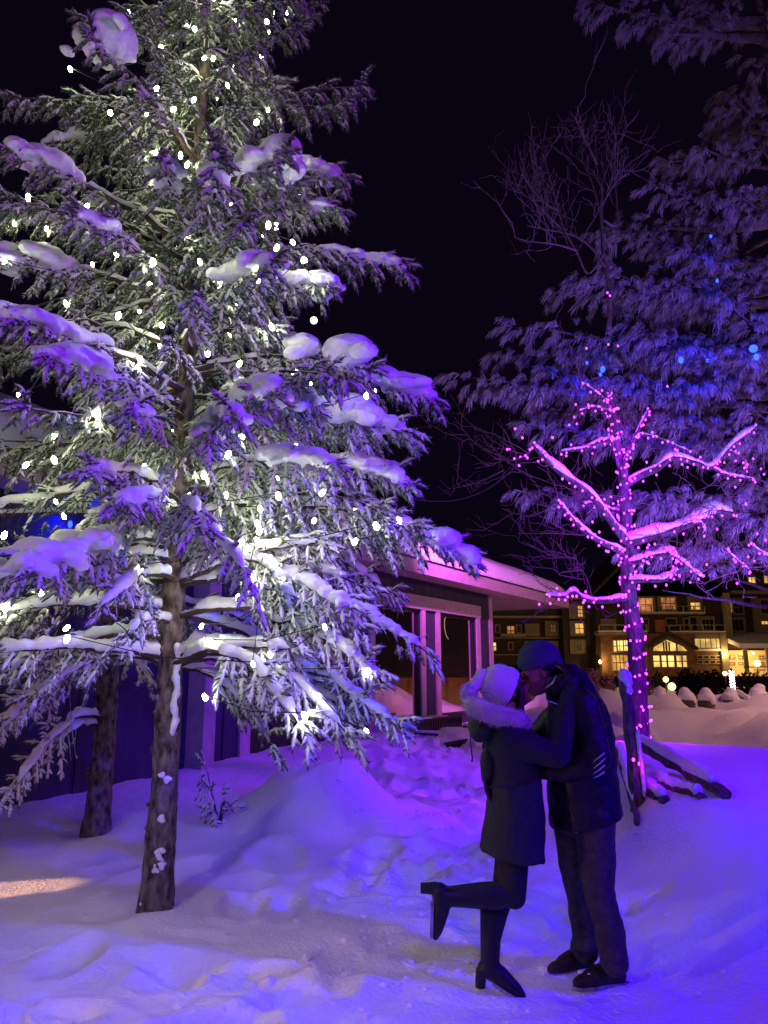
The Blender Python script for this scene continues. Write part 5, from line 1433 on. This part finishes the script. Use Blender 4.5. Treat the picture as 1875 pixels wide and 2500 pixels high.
def garden_lamp(x, y, dist, label, watts=60, r=.13):
    p = W(*z9(x, y), dist); g = gz(p[0], p[1])
    t = thing("garden_lamp", label, "lamp", (p[0], p[1], g), "warm garden lamps before the hotel")
    MB().tube([(p[0], p[1], g - .1), (p[0], p[1], p[2] - r)], .03, 8).build("pole", M['dark_metal'], t)
    MB().ell(p, (r, r, r)).build("globe", M['warm_lamp'], t, smooth=True)
    MB().tube([p + (0, 0, r), p + (0, 0, r + .06)], [r * .9, .02], 10).build("cap", M['dark_metal'], t)
    d = bpy.data.lights.new("garden_light", 'POINT'); d.energy = watts; d.color = (1, .55, .18); d.shadow_soft_size = .15
    o = bpy.data.objects.new("garden_light", d); COL.objects.link(o); o.location = p - np.array([0, .25, 0])
garden_lamp(555, 1455, 36, "warm globe lamp on a pole, upper of the two left of the dark shrub", 60, .13)
garden_lamp(620, 1532, 30, "warm globe lamp low in the snow, lower of the two left of the dark shrub", 60, .15)
garden_lamp(1195, 1390, 40, "small warm globe lamp just left of the bright white light column", 30, .12)
garden_lamp(1540, 1280, 70, "warm globe lamp glowing in front of the porch", 60, .32)
p0, p1 = W(*z9(1282, 1556), 26), W(*z9(1262, 1362), 26.3)
lc = thing("light_column", "tall thin post wrapped from top to bottom in bright white lights", "light column", (p0[0], p0[1], gz(p0[0], p0[1])))
MB().tube([np.array([p0[0], p0[1], gz(p0[0], p0[1]) - .1]), p0, p1 + (0, 0, .1)], [.05, .05, .03], 8).build("post", M['dark_metal'], lc)
M['white_led'] = emit_mat("white_led", (.85, .92, 1.0), 12)
th = np.linspace(0, 40, 260); P = p0 + (p1 - p0) * np.linspace(0, 1, 260)[:, None] + .062 * np.stack([np.cos(th), np.sin(th), th * 0], -1)
MB().tube(P, .022, 5).build("light_rope", M['white_led'], lc)
# snow lit lumps on the plaza edge
# two walkers far away in front of the hotel doors
M['far_cloth'] = rough_mat("far_dark_clothes", (0.01, 0.01, 0.012), (0.02, 0.018, 0.02), 5, .9, 0)
M['far_skin'] = rough_mat("far_skin", (0.3, 0.18, 0.12), (0.35, 0.2, 0.14), 5, .8, 0)
for (x, lab, w) in ((452, "person in dark clothes standing left of the pair before the lit hotel doors", 1.0), (488, "person in dark clothes, slightly shorter, right of the pair before the lit hotel doors", .92)):
    p = W(*z9(x, 1300), 72); b = np.array([p[0], 72, gz(p[0], 72)]); h = 1.75 * w
    t = thing("person", lab, "person", b)
    mb = MB()
    for sx in (-1, 1):
        mb.chain([b + (sx * .10, 0, .06), b + (sx * .10, 0, .47 * w), b + (sx * .09, 0, .88 * w)], [.05, .06, .085], 8)
        mb.chain([b + (sx * .19, 0, 1.40 * w), b + (sx * .25, .02, 1.10 * w), b + (sx * .22, -.10, .86 * w)], [.055, .05, .04], 8)
        mb.chain([b + (sx * .10, .04, .05), b + (sx * .11, -.16, .04)], [.045, .04], 8)
    mb.chain([b + (0, 0, .86 * w), b + (0, 0, 1.1 * w), b + (0, 0, 1.38 * w)], [.15, .15, .17], 10); mb.chain([b + (0, 0, 1.42 * w), b + (0, 0, 1.50 * w)], [.07, .06], 8); mb.ell(b + (0, -.01, h - .12), (.085, .10, .12))
    mb.build("body", M['far_cloth'], t, smooth=True, remesh=.03)
# ================================================================== the kissing couple
M['skin'] = rough_mat("skin", (0.30, 0.16, 0.12), (0.36, 0.19, 0.145), 20, 0.55, 0.1, 0.002)
M['jacket'] = rough_mat("black_jacket", (0.004, 0.004, 0.006), (0.009, 0.008, 0.011), 12, 0.55, 0.5, 0.012, 4)
M['coat'] = rough_mat("teal_coat", (0.014, 0.019, 0.022), (0.024, 0.028, 0.032), 90, 0.9, 0.35, 0.004, 8)
M['hood'] = rough_mat("dark_green_hood", (0.012, 0.022, 0.020), (0.022, 0.034, 0.030), 25, 0.8, 0.4, 0.01)
M['jeans'] = rough_mat("dark_jeans", (0.030, 0.026, 0.030), (0.058, 0.050, 0.052), 26, 0.85, 0.5, 0.01, 6)
M['leggings'] = rough_mat("black_leggings", (0.008, 0.008, 0.010), (0.013, 0.013, 0.015), 40, 0.7, 0.1)
M['boot'] = rough_mat("black_boot", (0.006, 0.006, 0.008), (0.012, 0.012, 0.014), 30, 0.45, 0.2)
M['shoe'] = rough_mat("dark_shoe", (0.012, 0.010, 0.010), (0.03, 0.024, 0.024), 30, 0.6, 0.4)
M['sole'] = rough_mat("grey_sole", (0.16, 0.16, 0.17), (0.30, 0.30, 0.31), 30, 0.7, 0.3)
M['hair'] = rough_mat("dark_hair", (0.010, 0.007, 0.006), (0.022, 0.015, 0.012), 30, 0.5, 0.4, 0.006, 4, (8, 8, 1))
M['glove'] = rough_mat("black_glove", (0.008, 0.008, 0.008), (0.014, 0.014, 0.014), 40, 0.7, 0.4)
M['reflect'] = rough_mat("reflective_strip", (0.55, 0.55, 0.60), (0.62, 0.62, 0.66), 10, 0.4, 0.0)
M['reflect_green'] = rough_mat("green_reflective_strip", (0.28, 0.42, 0.25), (0.36, 0.52, 0.32), 10, 0.4, 0.0)
M['fur'] = rough_mat("pale_fur", (0.40, 0.34, 0.31), (0.60, 0.54, 0.50), 12, 0.9, 0.4, 0.01)
M['eye'] = rough_mat("eye", (0.02, 0.015, 0.012), (0.03, 0.02, 0.018), 10, 0.2, 0.0)

def knit(name, c1, c2, axis='Z', scale=60):
    m, nt, b = nodes(name)
    tc = N(nt, 'ShaderNodeTexCoord')
    wv = N(nt, 'ShaderNodeTexWave'); wv.inputs['Scale'].default_value = scale; wv.inputs['Distortion'].default_value = 1.5; wv.inputs['Detail'].default_value = 2; wv.bands_direction = 'DIAGONAL'
    nt.links.new(tc.outputs['Object'], wv.inputs['Vector'])
    nz = N(nt, 'ShaderNodeTexNoise'); nz.inputs['Scale'].default_value = 14; nt.links.new(tc.outputs['Object'], nz.inputs['Vector'])
    mx = N(nt, 'ShaderNodeMix', data_type='RGBA'); mx.inputs['A'].default_value = (*c1, 1); mx.inputs['B'].default_value = (*c2, 1); nt.links.new(nz.outputs['Fac'], mx.inputs['Factor'])
    nt.links.new(mx.outputs['Result'], b.inputs['Base Color']); b.inputs['Roughness'].default_value = .95; b.inputs['Specular IOR Level'].default_value = .1
    bp = N(nt, 'ShaderNodeBump'); bp.inputs['Strength'].default_value = .7; bp.inputs['Distance'].default_value = .006; nt.links.new(wv.outputs['Fac'], bp.inputs['Height']); nt.links.new(bp.outputs['Normal'], b.inputs['Normal'])
    return m
M['white_knit'] = knit("white_knit", (0.70, 0.66, 0.66), (0.82, 0.80, 0.80))
M['navy_knit'] = knit("navy_knit", (0.035, 0.050, 0.085), (0.075, 0.095, 0.14))

def fur_strands(P, r, n, ln, w, seed, mat, name, parent):
    """thousands of hairs round a tube or ball"""
    r_ = np.random.default_rng(seed)
    t = r_.uniform(0, 1, n); c = interp(P, t); d = unit(r_.normal(0, 1, (n, 3)))
    o = c + d * (np.interp(t, np.linspace(0, 1, len(r)), r))[:, None] * .9
    d2 = unit(d + r_.normal(0, .55, (n, 3)) + (0, 0, -.2)); s = unit(np.cross(d2, r_.normal(0, 1, (n, 3)))) * w
    L = ln * r_.uniform(.5, 1.3, n)[:, None]
    v = np.stack([o - s, o + s, o + d2 * L], 1).reshape(-1, 3)
    return MB().add(v, tris=np.arange(3 * n).reshape(-1, 3)).build(name, mat, parent, kind="stuff")

def hand(mb, wrist, palm_dir, palm_nrm, thumb_side, s=1.0, curl=.6):
    """palm, four unequal bent fingers and a thumb"""
    f = unit(np.asarray(palm_dir, float)); nrm = np.asarray(palm_nrm, float); nrm = unit(nrm - f * (nrm @ f)); sd = np.cross(nrm, f) * thumb_side
    c = np.asarray(wrist, float)
    rot = np.stack([f, sd, nrm], 1)
    mb.ell(c + f * .048 * s, np.array([.056, .043, .020]) * s, rot)
    for k, L in enumerate((.072, .082, .076, .060)):
        b = c + f * .085 * s + sd * (.030 - .020 * k) * s
        a1, a2, a3 = curl * .5, curl * 1.2, curl * 1.8
        pts = [b - f * .02 * s]; p = b; pts.append(p)
        for a, q in ((a1, .42), (a2, .33), (a3, .25)):
            p = p + (f * math.cos(a) + nrm * math.sin(a)) * L * q * s * 1.05; pts.append(p)
        mb.chain(pts, np.array([.0095, .0095, .009, .0085, .0075]) * s, 8, 2)
    b = c + f * .020 * s + sd * .034 * s
    mb.chain([b, b + (f * .5 + sd * .75) * .03 * s, b + (f * .85 + sd * .62 + nrm * .35) * .055 * s, b + (f * .95 + sd * .42 + nrm * .6) * .075 * s], np.array([.012, .011, .010, .008]) * s, 8, 2)

def head(mb, c, face, up, s=1.0):
    """skull, jaw, brow, nose, lips, chin, ears; returns axes"""
    f = unit(np.asarray(face, float)); u = np.asarray(up, float); u = unit(u - f * (u @ f)); l = np.cross(u, f)
    rot = np.stack([f, l, u], 1)
    E = lambda x, y, z, a, b, d: mb.ell(c + (f * x + l * y + u * z) * s, np.array([a, b, d]) * s, rot)
    E(-.010, 0, .030, .098, .076, .092); E(.018, 0, -.030, .076, .064, .082); E(.040, 0, -.078, .044, .046, .034)
    E(.082, 0, .022, .016, .048, .013)                      # brow
    E(.090, 0, -.008, .016, .012, .030); E(.104, 0, -.024, .016, .014, .013)   # nose
    E(.084, 0, -.052, .014, .024, .0085); E(.082, 0, -.066, .014, .022, .0085)  # lips
    E(.076, 0, -.092, .018, .024, .018)                     # chin
    for sg in (-1, 1):
        E(.058, sg * .042, -.020, .026, .020, .022)         # cheeks
        E(-.006, sg * .076, -.010, .022, .009, .032)        # ears
    return f, l, u

def neck_(mb, a, b, r=.058): mb.chain([a, b], [r * 1.1, r], 12)

# ---------------------------------------------------------------- woman
YW = 4.22
wg = gz(W(1075, 2140, YW)[0], YW)
def Q(px, py, dy=0.0): return W(px, py, YW + dy)
woman = thing("person", "woman in white bobble hat and dark coat, one heeled boot kicked up behind her", "person", np.array([Q(1075, 2140)[0], YW, wg]))
hc = Q(1102, 1492, .02)
wface = np.array([.86, .10, .42]); wup = np.array([-.42, 0, .90])
mb = MB()
wf, wl, wu = head(mb, hc, wface, wup, .96)
neck_(mb, Q(1102, 1570, 0), hc - wu * .05 - wf * .02)
mb.loft([(Q(1118, 1850), .13, .14), (Q(1112, 1780), .14, .16), (Q(1112, 1700), .115, .13), (Q(1108, 1630), .12, .16), (Q(1104, 1575), .10, .15), (Q(1102, 1550), .05, .06)])
KN, AN = Q(1112, 1938, -.14), Q(962, 1934, -.13)             # raised leg: knee in front, shin back
mb.chain([Q(1108, 1790, -.09), Q(1108, 1880, -.12), KN], [.072, .062, .044], 14, 4)
mb.chain([KN, KN + (AN - KN) * .35 + (0, 0, .012), AN], [.043, .043, .030], 14, 4)
SK, SA = Q(1084, 1945, .0), Q(1058, 2068, -.02); SA[2] = wg + .150
mb.chain([Q(1108, 1790, .05), Q(1098, 1870, .04), SK], [.072, .060, .044], 14, 4); mb.chain([SK, SK + (SA - SK) * .35 - (.014, 0, 0), SA], [.042, .043, .030], 14, 4)
# near arm up round his neck, far arm under his
SH, EL, WR = Q(1110, 1592, -.17), Q(1205, 1632, -.23), Q(1236, 1488, -.13)
mb.chain([SH, EL], [.046, .038], 12); mb.chain([EL, WR], [.037, .028], 12)
hand(mb, WR, np.array([-.25, .25, 1.0]), np.array([-.9, .35, 0]), 1, .92, .5)
SH2, EL2, WR2 = Q(1108, 1590, .17), Q(1180, 1640, .26), Q(1215, 1560, .22)
mb.chain([SH2, EL2], [.046, .038], 12); mb.chain([EL2, WR2], [.037, .028], 12)
hand(mb, WR2, np.array([.3, .1, 1.0]), np.array([-.3, -.9, 0]), 1, .92, .5)
wbody = mb.build("body", M['skin'], woman, smooth=True, remesh=.008, smoothing=2)
for sg in (-1, 1):
    MB().ell(hc + (wf * .082 + wl * sg * .030 + wu * .004) * .96, (.011, .011, .011), nu=10, nv=6).build("eye", M['eye'], woman, smooth=True)
# coat: body, skirt and sleeves in one
def ring(py, xl, xr, dep, dy=0.0, tilt=0.0, e=.9):
    a, b = Q(xl, py), Q(xr, py); return ((a + b) / 2 + (0, dy, 0), (b[0] - a[0]) / 2, dep, e, tilt)
mb = MB()
mb.loft([ring(1846, 1040, 1172, .235, 0, -.022), ring(1842, 1039.5, 1172, .237, 0, -.021), ring(1800, 1043, 1174, .225), ring(1760, 1048, 1175, .215), ring(1715, 1056, 1172, .190), ring(1680, 1057, 1168, .180), ring(1640, 1053, 1164, .190), ring(1605, 1048, 1158, .205), ring(1580, 1052, 1148, .190), ring(1560, 1064, 1136, .12), ring(1545, 1074, 1128, .09)], 32)
mb.chain([SH + (-.02, .02, .0), SH * .5 + EL * .5 + (0, 0, -.012), EL], [.082, .070, .064], 16, 4); mb.chain([EL, EL * .45 + WR * .55, WR - unit(WR - EL) * .01], [.063, .056, .047], 16, 4)
mb.chain([SH2, EL2], [.078, .062], 14); mb.chain([EL2, WR2], [.062, .046], 14)
for k in range(7):                                           # folds across the elbow and the waist
    t = k / 6; c = EL * (1 - .10 * t) + SH * .10 * t
    mb.ell(EL + (SH - EL) * .12 * k / 2 + (0, -.045, -.005), (.018, .02, .05))
mb.chain([Q(1060, 1700, -.16), Q(1115, 1694, -.185), Q(1165, 1700, -.15)], [.012, .014, .012], 8)
coat = mb.build("coat", M['coat'], woman, smooth=True, remesh=.009, smoothing=3)
tx = bpy.data.textures.new("cloth_folds", 'CLOUDS'); tx.noise_scale = .11; tx.noise_depth = 2
dm_ = coat.modifiers.new("folds", 'DISPLACE'); dm_.texture = tx; dm_.strength = .022; dm_.mid_level = .5; dm_.texture_coords = 'LOCAL'
mb = MB(); hand(mb, WR, np.array([-.25, .25, 1.0]), np.array([-.9, .35, 0]), 1, 1.06, .5); mb.build('glove', M['glove'], woman, smooth=True, remesh=.006, smoothing=1)
# hood lying on her back under the fur
mb = MB(); mb.ell(Q(1042, 1572, 0), (.085, .15, .072), np.stack([unit(np.array([.9, 0, -.42])), np.array([0, 1, 0]), unit(np.array([.42, 0, .9]))], 1)); mb.ell(Q(1066, 1560, 0), (.09, .15, .06)); mb.ell(Q(1036, 1582, -.05), (.055, .08, .055))
mb.build("hood", M['hood'], woman, smooth=True, remesh=.012, smoothing=3)
FP = np.array([Q(1012, 1512, -.02), Q(1022, 1526, -.11), Q(1050, 1538, -.165), Q(1085, 1548, -.185), Q(1118, 1557, -.17), Q(1132, 1560, -.12)])
t = np.linspace(0, 5, 26); FPs = np.array([np.interp(t, range(6), FP[:, i]) for i in range(3)]).T
fr_ = np.interp(t, [0, 1, 2, 4, 5], [.032, .046, .052, .048, .038])
mbf = MB(); mbf.tube(FPs, fr_, 12, rough=.12); 
FP2 = np.array([Q(1012, 1512, -.02), Q(1022, 1520, .10), Q(1060, 1536, .17), Q(1110, 1552, .16)]); mbf.tube(FP2, [.03, .045, .048, .04], 10)
furo = mbf.build("fur_trim", M['fur'], woman, smooth=True)
fur_strands(FPs, fr_, 5200, .030, .0016, 3, M['fur'], "fur", furo)
# hair hanging in front of the hat brim and by the cheek
mb = MB(); mb.ell(hc - wf * .012 + wu * .01, (.098, .083, .094), np.stack([wf, wl, wu], 1)); 
for sg in (-1, 1):
    mb.chain([hc + wf * .035 + wl * sg * .070 + wu * .06, hc + wf * .030 + wl * sg * .078 - wu * .03, hc - wf * .01 + wl * sg * .080 - wu * .09, hc - wf * .02 + wl * sg * .09 - wu * .13], [.020, .024, .024, .016], 10)
mb.chain([hc - wf * .07 - wu * .02, hc - wf * .075 - wu * .12, hc - wf * .05 - wu * .17], [.05, .055, .03], 10)
mb.build("hair", M['hair'], woman, smooth=True, remesh=.01, smoothing=2)
# white hat pulled down over the head, leaning back, with its bobble
ha = unit(-wf * .62 + wu * .80); hb = unit(np.cross(wl, ha)); hcen = hc - wf * .012 + wu * .018
rings_ = [(.000, .108), (.012, .116), (.030, .118), (.052, .116), (.058, .110), (.085, .110), (.115, .102), (.145, .084), (.165, .058), (.176, .026)]
mb = MB(); th = np.arange(28) / 28 * 2 * np.pi; vs = []
for z_, r_ in rings_:
    rr_ = r_ * (1 + .014 * np.cos(th * 14) * (1 if z_ > .055 else .4))
    vs.append(hcen + (ha * (z_ - .022))[None] + rr_[:, None] * (np.cos(th)[:, None] * hb[None] * 1.03 + np.sin(th)[:, None] * wl[None] * .92))
n_ = 28; m_ = len(rings_)
q_ = [(i*n_+j, i*n_+(j+1)%n_, (i+1)*n_+(j+1)%n_, (i+1)*n_+j) for i in range(m_-1) for j in range(n_)]
v_ = np.vstack(vs + [hcen[None] + ha[None] * .157]); mb.add(v_, tris=[(m_*n_, (m_-1)*n_+j, (m_-1)*n_+(j+1)%n_) for j in range(n_)], quads=q_)
hat = mb.build("hat", M['white_knit'], woman, smooth=True)
bc = Q(1013, 1496, -.02); 
MB().ell(bc, (.042, .045, .042), nu=14, nv=10).build("bobble", M['white_knit'], hat, smooth=True)
fur_strands(np.array([bc, bc + (0, 0, .001)]), np.array([.042, .042]), 1800, .022, .0016, 8, M['white_knit'], "bobble_yarn", hat)
MB().chain([bc, hcen + ha * .15], [.030, .045], 10).build("hat_peak", M['white_knit'], hat, smooth=True)
# leggings
mb = MB()
mb.chain([Q(1108, 1800, -.09), Q(1108, 1880, -.12), KN], [.091, .078, .057], 16, 4); mb.chain([KN, KN + (AN - KN) * .35 + (0, 0, .014), KN + (AN - KN) * .93], [.056, .057, .043], 16, 4)
mb.chain([Q(1108, 1800, .05), Q(1098, 1870, .04), SK], [.091, .075, .056], 16, 4); mb.chain([SK, SK + (SA - SK) * .35 - (.016, 0, 0), SA + (0, 0, .05)], [.054, .056, .043], 16, 4)
mb.build("leggings", M['leggings'], woman, smooth=True, remesh=.009, smoothing=2)
# heeled boots
def heel_boot(ankle, shin_dir, toe_dir, parent, pitch=.42):
    u = unit(np.asarray(shin_dir, float)); f = np.asarray(toe_dir, float); f = unit(f - u * (f @ u)); f = unit(f - u * pitch); s_ = np.cross(u, f); s_ /= np.linalg.norm(s_)
    d = np.cross(f, s_); d = d if d @ u > 0 else -d           # up out of the sole
    mb = MB()
    mb.chain([ankle + u * .24, ankle + u * .10, ankle - u * .005, ankle - u * .035], [.060, .053, .048, .048], 14, 4)
    hl = ankle - u * .045 - f * .022
    mb.chain([hl, hl + f * .06 + d * .012, hl + f * .125 - d * .0, hl + f * .185 - d * .012, hl + f * .212 - d * .016], [.044, .046, .040, .031, .018], 14, 4)
    b = mb.build("boot", M['boot'], parent, smooth=True, remesh=.008, smoothing=2)
    hh = hl - d * .035 - f * .012
    MB().loft([((0, 0, 0), .026, .026, .7), ((0, 0, .065), .034, .034, .8)], 14)
    mb = MB(); mb.tube([hh + d * .02, hh - u * .028, hh - u * .062], [.034, .028, .026], 12); mb.build("heel", M['boot'], b, smooth=False)
    mb = MB(); mb.obox(hl + f * .135 - d * .036, f, s_, d, .075, .036, .007); mb.obox(hl + f * .035 - d * .030, f, s_, d, .05, .022, .006); mb.build("sole", M['sole'], b)
    return b
heel_boot(SA, np.array([.06, 0, 1.0]), np.array([1.0, -.25, -.1]), woman)
heel_boot(AN + (.015, 0, -.004), unit(KN - AN), np.array([.15, 0, -1.0]), woman, .02)

# ---------------------------------------------------------------- man
YM = 4.26
def R_(px, py, dy=0.0): return W(px, py, YM + dy)
mg = gz(R_(1290, 2120)[0], YM)
man = thing("person", "man in navy knit hat, black jacket and jeans bending down to kiss the woman", "person", np.array([R_(1290, 2120)[0], YM, mg]))
mc = R_(1166, 1452, .02)
mface = np.array([-.90, -.02, -.36]); mup = np.array([-.34, 0, .94])
mb = MB(); mf, ml, mu = head(mb, mc, mface, mup, 1.04)
neck_(mb, R_(1224, 1490), mc - mu * .05 - mf * .03, .062)
mb.loft([(R_(1262, 1790), .13, .17), (R_(1262, 1720), .13, .165), (R_(1258, 1640), .13, .17), (R_(1248, 1560), .135, .20), (R_(1238, 1500), .10, .18), (R_(1232, 1475), .06, .07)])
HN, KN1, AN1 = R_(1285, 1770, -.10), R_(1292, 1925, -.115), R_(1328, 2085, -.11)
HF, KN2, AN2 = R_(1236, 1770, .10), R_(1250, 1920, .12), R_(1266, 2060, .14)
for a, b, c in ((HN, KN1, AN1), (HF, KN2, AN2)):
    mb.chain([a, (a + b) / 2, b], [.092, .082, .060], 14, 4); mb.chain([b, b + (c - b) * .35 + (.01, 0, 0), c], [.058, .058, .040], 14, 4)
S1, E1, W1 = R_(1256, 1520, -.20), R_(1292, 1640, -.24), R_(1212, 1668, -.17)
mb.chain([S1, E1], [.052, .042], 12); mb.chain([E1, W1], [.042, .032], 12); hand(mb, W1, np.array([-1.0, .25, .05]), np.array([.2, .95, 0]), 1, 1.0, .35)
S2_, E2, W2_ = R_(1236, 1520, .20), R_(1140, 1605, .30), R_(1072, 1632, .13)
mb.chain([S2_, E2], [.052, .042], 12); mb.chain([E2, W2_], [.042, .032], 12); hand(mb, W2_, np.array([-.15, -.9, -.2]), np.array([.9, -.15, 0]), -1, 1.05, .5)
mb.build("body", M['skin'], man, smooth=True, remesh=.008, smoothing=2)
for sg in (-1, 1):
    MB().ell(mc + (mf * .084 + ml * sg * .032 + mu * .004) * 1.04, (.0115, .0115, .0115), nu=10, nv=6).build("eye", M['eye'], man, smooth=True)
    e_ = mc + (mf * .092 + ml * sg * .034 + mu * .026) * 1.04
    MB().chain([e_ - ml * .018, e_ + mf * .003, e_ + ml * .018 - mf * .004], [.004, .005, .004], 8).build("eyebrow", M['hair'], man, smooth=True)
# short beard shadow and hair below the hat
mb = MB(); mb.ell(mc - mf * .040 + mu * .020, np.array([.098, .081, .090]) * 1.04, np.stack([mf, ml, mu], 1)); mb.build("hair", M['hair'], man, smooth=True)
def mring(py, xl, xr, dep, tilt=0.0, e=.9):
    a, b = R_(xl, py), R_(xr, py); return ((a + b) / 2, (b[0] - a[0]) / 2, dep, e, tilt)
mb = MB()
mb.loft([mring(1776, 1190, 1340, .215, .035), mring(1770, 1188, 1341, .217, .033), mring(1735, 1186, 1339, .205, .02), mring(1690, 1184, 1333, .195), mring(1640, 1182, 1328, .20), mring(1590, 1182, 1322, .215), mring(1545, 1184, 1312, .225), mring(1510, 1188, 1298, .225), mring(1480, 1192, 1282, .19), mring(1455, 1198, 1262, .125), mring(1436, 1202, 1246, .09)], 32)
mb.chain([S1 + (0, .02, 0), (S1 + E1) / 2, E1], [.090, .078, .066], 16, 4); mb.chain([E1, (E1 + W1) / 2, W1], [.066, .058, .048], 16, 4)
mb.chain([S2_, (S2_ + E2) / 2, E2], [.085, .076, .064], 16, 4); mb.chain([E2, (E2 + W2_) / 2, W2_], [.064, .056, .047], 16, 4)
mb.chain([R_(1190, 1505, -.05), R_(1200, 1486, -.12), R_(1230, 1470, -.13), R_(1256, 1468, -.06)], [.035, .045, .05, .05], 12)   # stand up collar
jacket = mb.build("jacket", M['jacket'], man, smooth=True, remesh=.010, smoothing=3)
tx2 = bpy.data.textures.new("jacket_folds", 'CLOUDS'); tx2.noise_scale = .09; tx2.noise_depth = 2
dm_ = jacket.modifiers.new("folds", 'DISPLACE'); dm_.texture = tx2; dm_.strength = .028; dm_.mid_level = .5; dm_.texture_coords = 'LOCAL'
# jeans
mb = MB()
for a, b, c in ((HN, KN1, AN1), (HF, KN2, AN2)):
    mb.chain([a + (0, 0, .03), (a + b) / 2, b], [.112, .098, .078], 18, 5); mb.chain([b, b + (c - b) * .4 + (.012, 0, 0), c + (0, 0, .015)], [.076, .077, .070], 18, 5)
    for k in range(4): mb.ell(c + (b - c) * (.12 + .075 * k) + (rf.uniform(-.02, .02), -.02, 0), (.070, .066, .018))
    mb.ell(b + (.045, -.01, -.005), (.040, .05, .024)); mb.ell(b + (.035, -.02, -.05), (.045, .05, .02))
mb.ell(R_(1262, 1765), (.15, .19, .11))
jeans = mb.build("jeans", M['jeans'], man, smooth=True, remesh=.010, smoothing=2)
dm_ = jeans.modifiers.new("folds", 'DISPLACE'); dm_.texture = tx2; dm_.strength = .016; dm_.mid_level = .5; dm_.texture_coords = 'LOCAL'
# hiking shoes pushed into the snow
def shoe(ankle, toe, parent, zfloor):
    f = unit(np.asarray(toe, float) * np.array([1, 1, 0])); s_ = np.array([-f[1], f[0], 0]); base = np.array([ankle[0], ankle[1], zfloor])
    mb = MB()
    mb.chain([base + (0, 0, .13) - f * .01, base + (0, 0, .07) - f * .015], [.056, .056], 14)
    mb.chain([base - f * .045 + (0, 0, .052), base + f * .04 + (0, 0, .068), base + f * .12 + (0, 0, .050), base + f * .185 + (0, 0, .038)], [.048, .052, .046, .032], 14, 4)
    sh = mb.build("shoe", M['shoe'], parent, smooth=True, remesh=.008, smoothing=2)
    pts = [(-.095, -.03), (-.06, -.046), (.03, -.042), (.12, -.052), (.19, -.036), (.225, 0), (.19, .036), (.12, .05), (.03, .040), (-.06, .044), (-.095, .03)]
    MB().poly_prism(pts, lambda x, y: base + f * x + s_ * y + np.array([0, 0, .002]), (0, 0, .026)).build("sole", M['sole'], sh)
    for k in range(4):
        p = base + f * (.055 + .026 * k) + (0, 0, .112 - .014 * k); MB().tube([p - s_ * .03 - (0, 0, .008), p + (0, 0, .004), p + s_ * .03 - (0, 0, .008)], .0045, 6).build("lace", M['sole'], sh)
    mb = MB(); 
    for k in range(7): mb.ell(base + f * rf.uniform(.0, .17) + s_ * rf.uniform(-.03, .03) + (0, 0, rf.uniform(.075, .085)), np.array([.02, .018, .010]) * rf.uniform(.7, 1.4), nu=8, nv=5)
    mb.build("shoe_snow", M['snow'], sh, smooth=True, remesh=.008, smoothing=1)
    return sh
MB().chain([W1 - (W1 - E1) * .05, W1 + np.array([-.05, .01, 0])], [.05, .045], 12).build('glove_cuff', M['glove'], man, smooth=True)
mb = MB(); hand(mb, W1, np.array([-1.0, .25, .05]), np.array([.2, .95, 0]), 1, 1.16, .35); mb.build('glove', M['glove'], man, smooth=True, remesh=.006, smoothing=1)
a1 = GZ(1332, 2128, mg); a2 = GZ(1246, 2092, mg)
shoe(np.array([AN1[0] + .01, a1[1], 0]), (-1.0, -.30, 0), man, gz(AN1[0], a1[1]) - .022)
shoe(np.array([AN2[0] - .01, a2[1], 0]), (-.95, -.45, 0), man, gz(AN2[0], a2[1]) - .020)
# navy hat
ha = unit(-mf * .34 + mu * .94); hb = unit(np.cross(ml, ha)); hcen = mc - mf * .016 + mu * .030
mb = MB(); vs = []
rings_ = [(.000, .112), (.012, .120), (.034, .122), (.056, .119), (.062, .113), (.088, .110), (.115, .098), (.138, .076), (.152, .048), (.158, .020)]
for z_, r_ in rings_:
    rr_ = r_ * (1 + .013 * np.cos(th * 14) * (1 if z_ > .06 else .5))
    vs.append(hcen + (ha * (z_ - .014))[None] + rr_[:, None] * (np.cos(th)[:, None] * hb[None] * 1.06 + np.sin(th)[:, None] * ml[None] * .90))
v_ = np.vstack(vs + [hcen[None] + ha[None] * .146]); mb.add(v_, tris=[(m_*n_, (m_-1)*n_+j, (m_-1)*n_+(j+1)%n_) for j in range(n_)], quads=q_)
mb.build("hat", M['navy_knit'], man, smooth=True)
# his gloved far hand flat on her back
mb = MB(); gp = Q(1062, 1640, -.06)
gp = Q(1054, 1622, .02)
hand(mb, gp + (0.0, 0, 0), np.array([-.10, -.12, -1.0]), np.array([.95, -.2, 0]), 1, 1.75, .35); mb.ell(Q(1055, 1650, -.03), (.046, .08, .085)); mb.chain([W2_ + (0, 0, .02), gp + (.02, .03, .02)], [.055, .05], 12)
mb.build("glove", M['glove'], man, smooth=True, remesh=.009, smoothing=2)
# reflective stripes on the elbow and flashes on the chest
for k, (a, b) in enumerate((((1281, 1646), (1305, 1626)), ((1282, 1660), (1306, 1639)), ((1281, 1672), (1306, 1653)), ((1282, 1681), (1305, 1668)))):
    A, B = R_(*a, -.318), R_(*b, -.300); mid = (A + B) / 2 + (0, -.008, 0)
    MB().tube([A, mid, B], [.002, .006, .0075], 6, flat=.5).build("reflective_stripe", M['reflect'], man)
A, B = R_(1178, 1487, -.205), R_(1201, 1460, -.20); MB().tube([A, (A + B) / 2 + (.006, -.006, -.006), B], [.003, .009, .004], 6, flat=.5).build("reflective_flash", M['reflect_green'], man)
A, B = R_(1184, 1514, -.225), R_(1204, 1521, -.23); MB().tube([A, (A + B) / 2, B], [.003, .006, .004], 6, flat=.5).build("reflective_flash", M['reflect'], man)
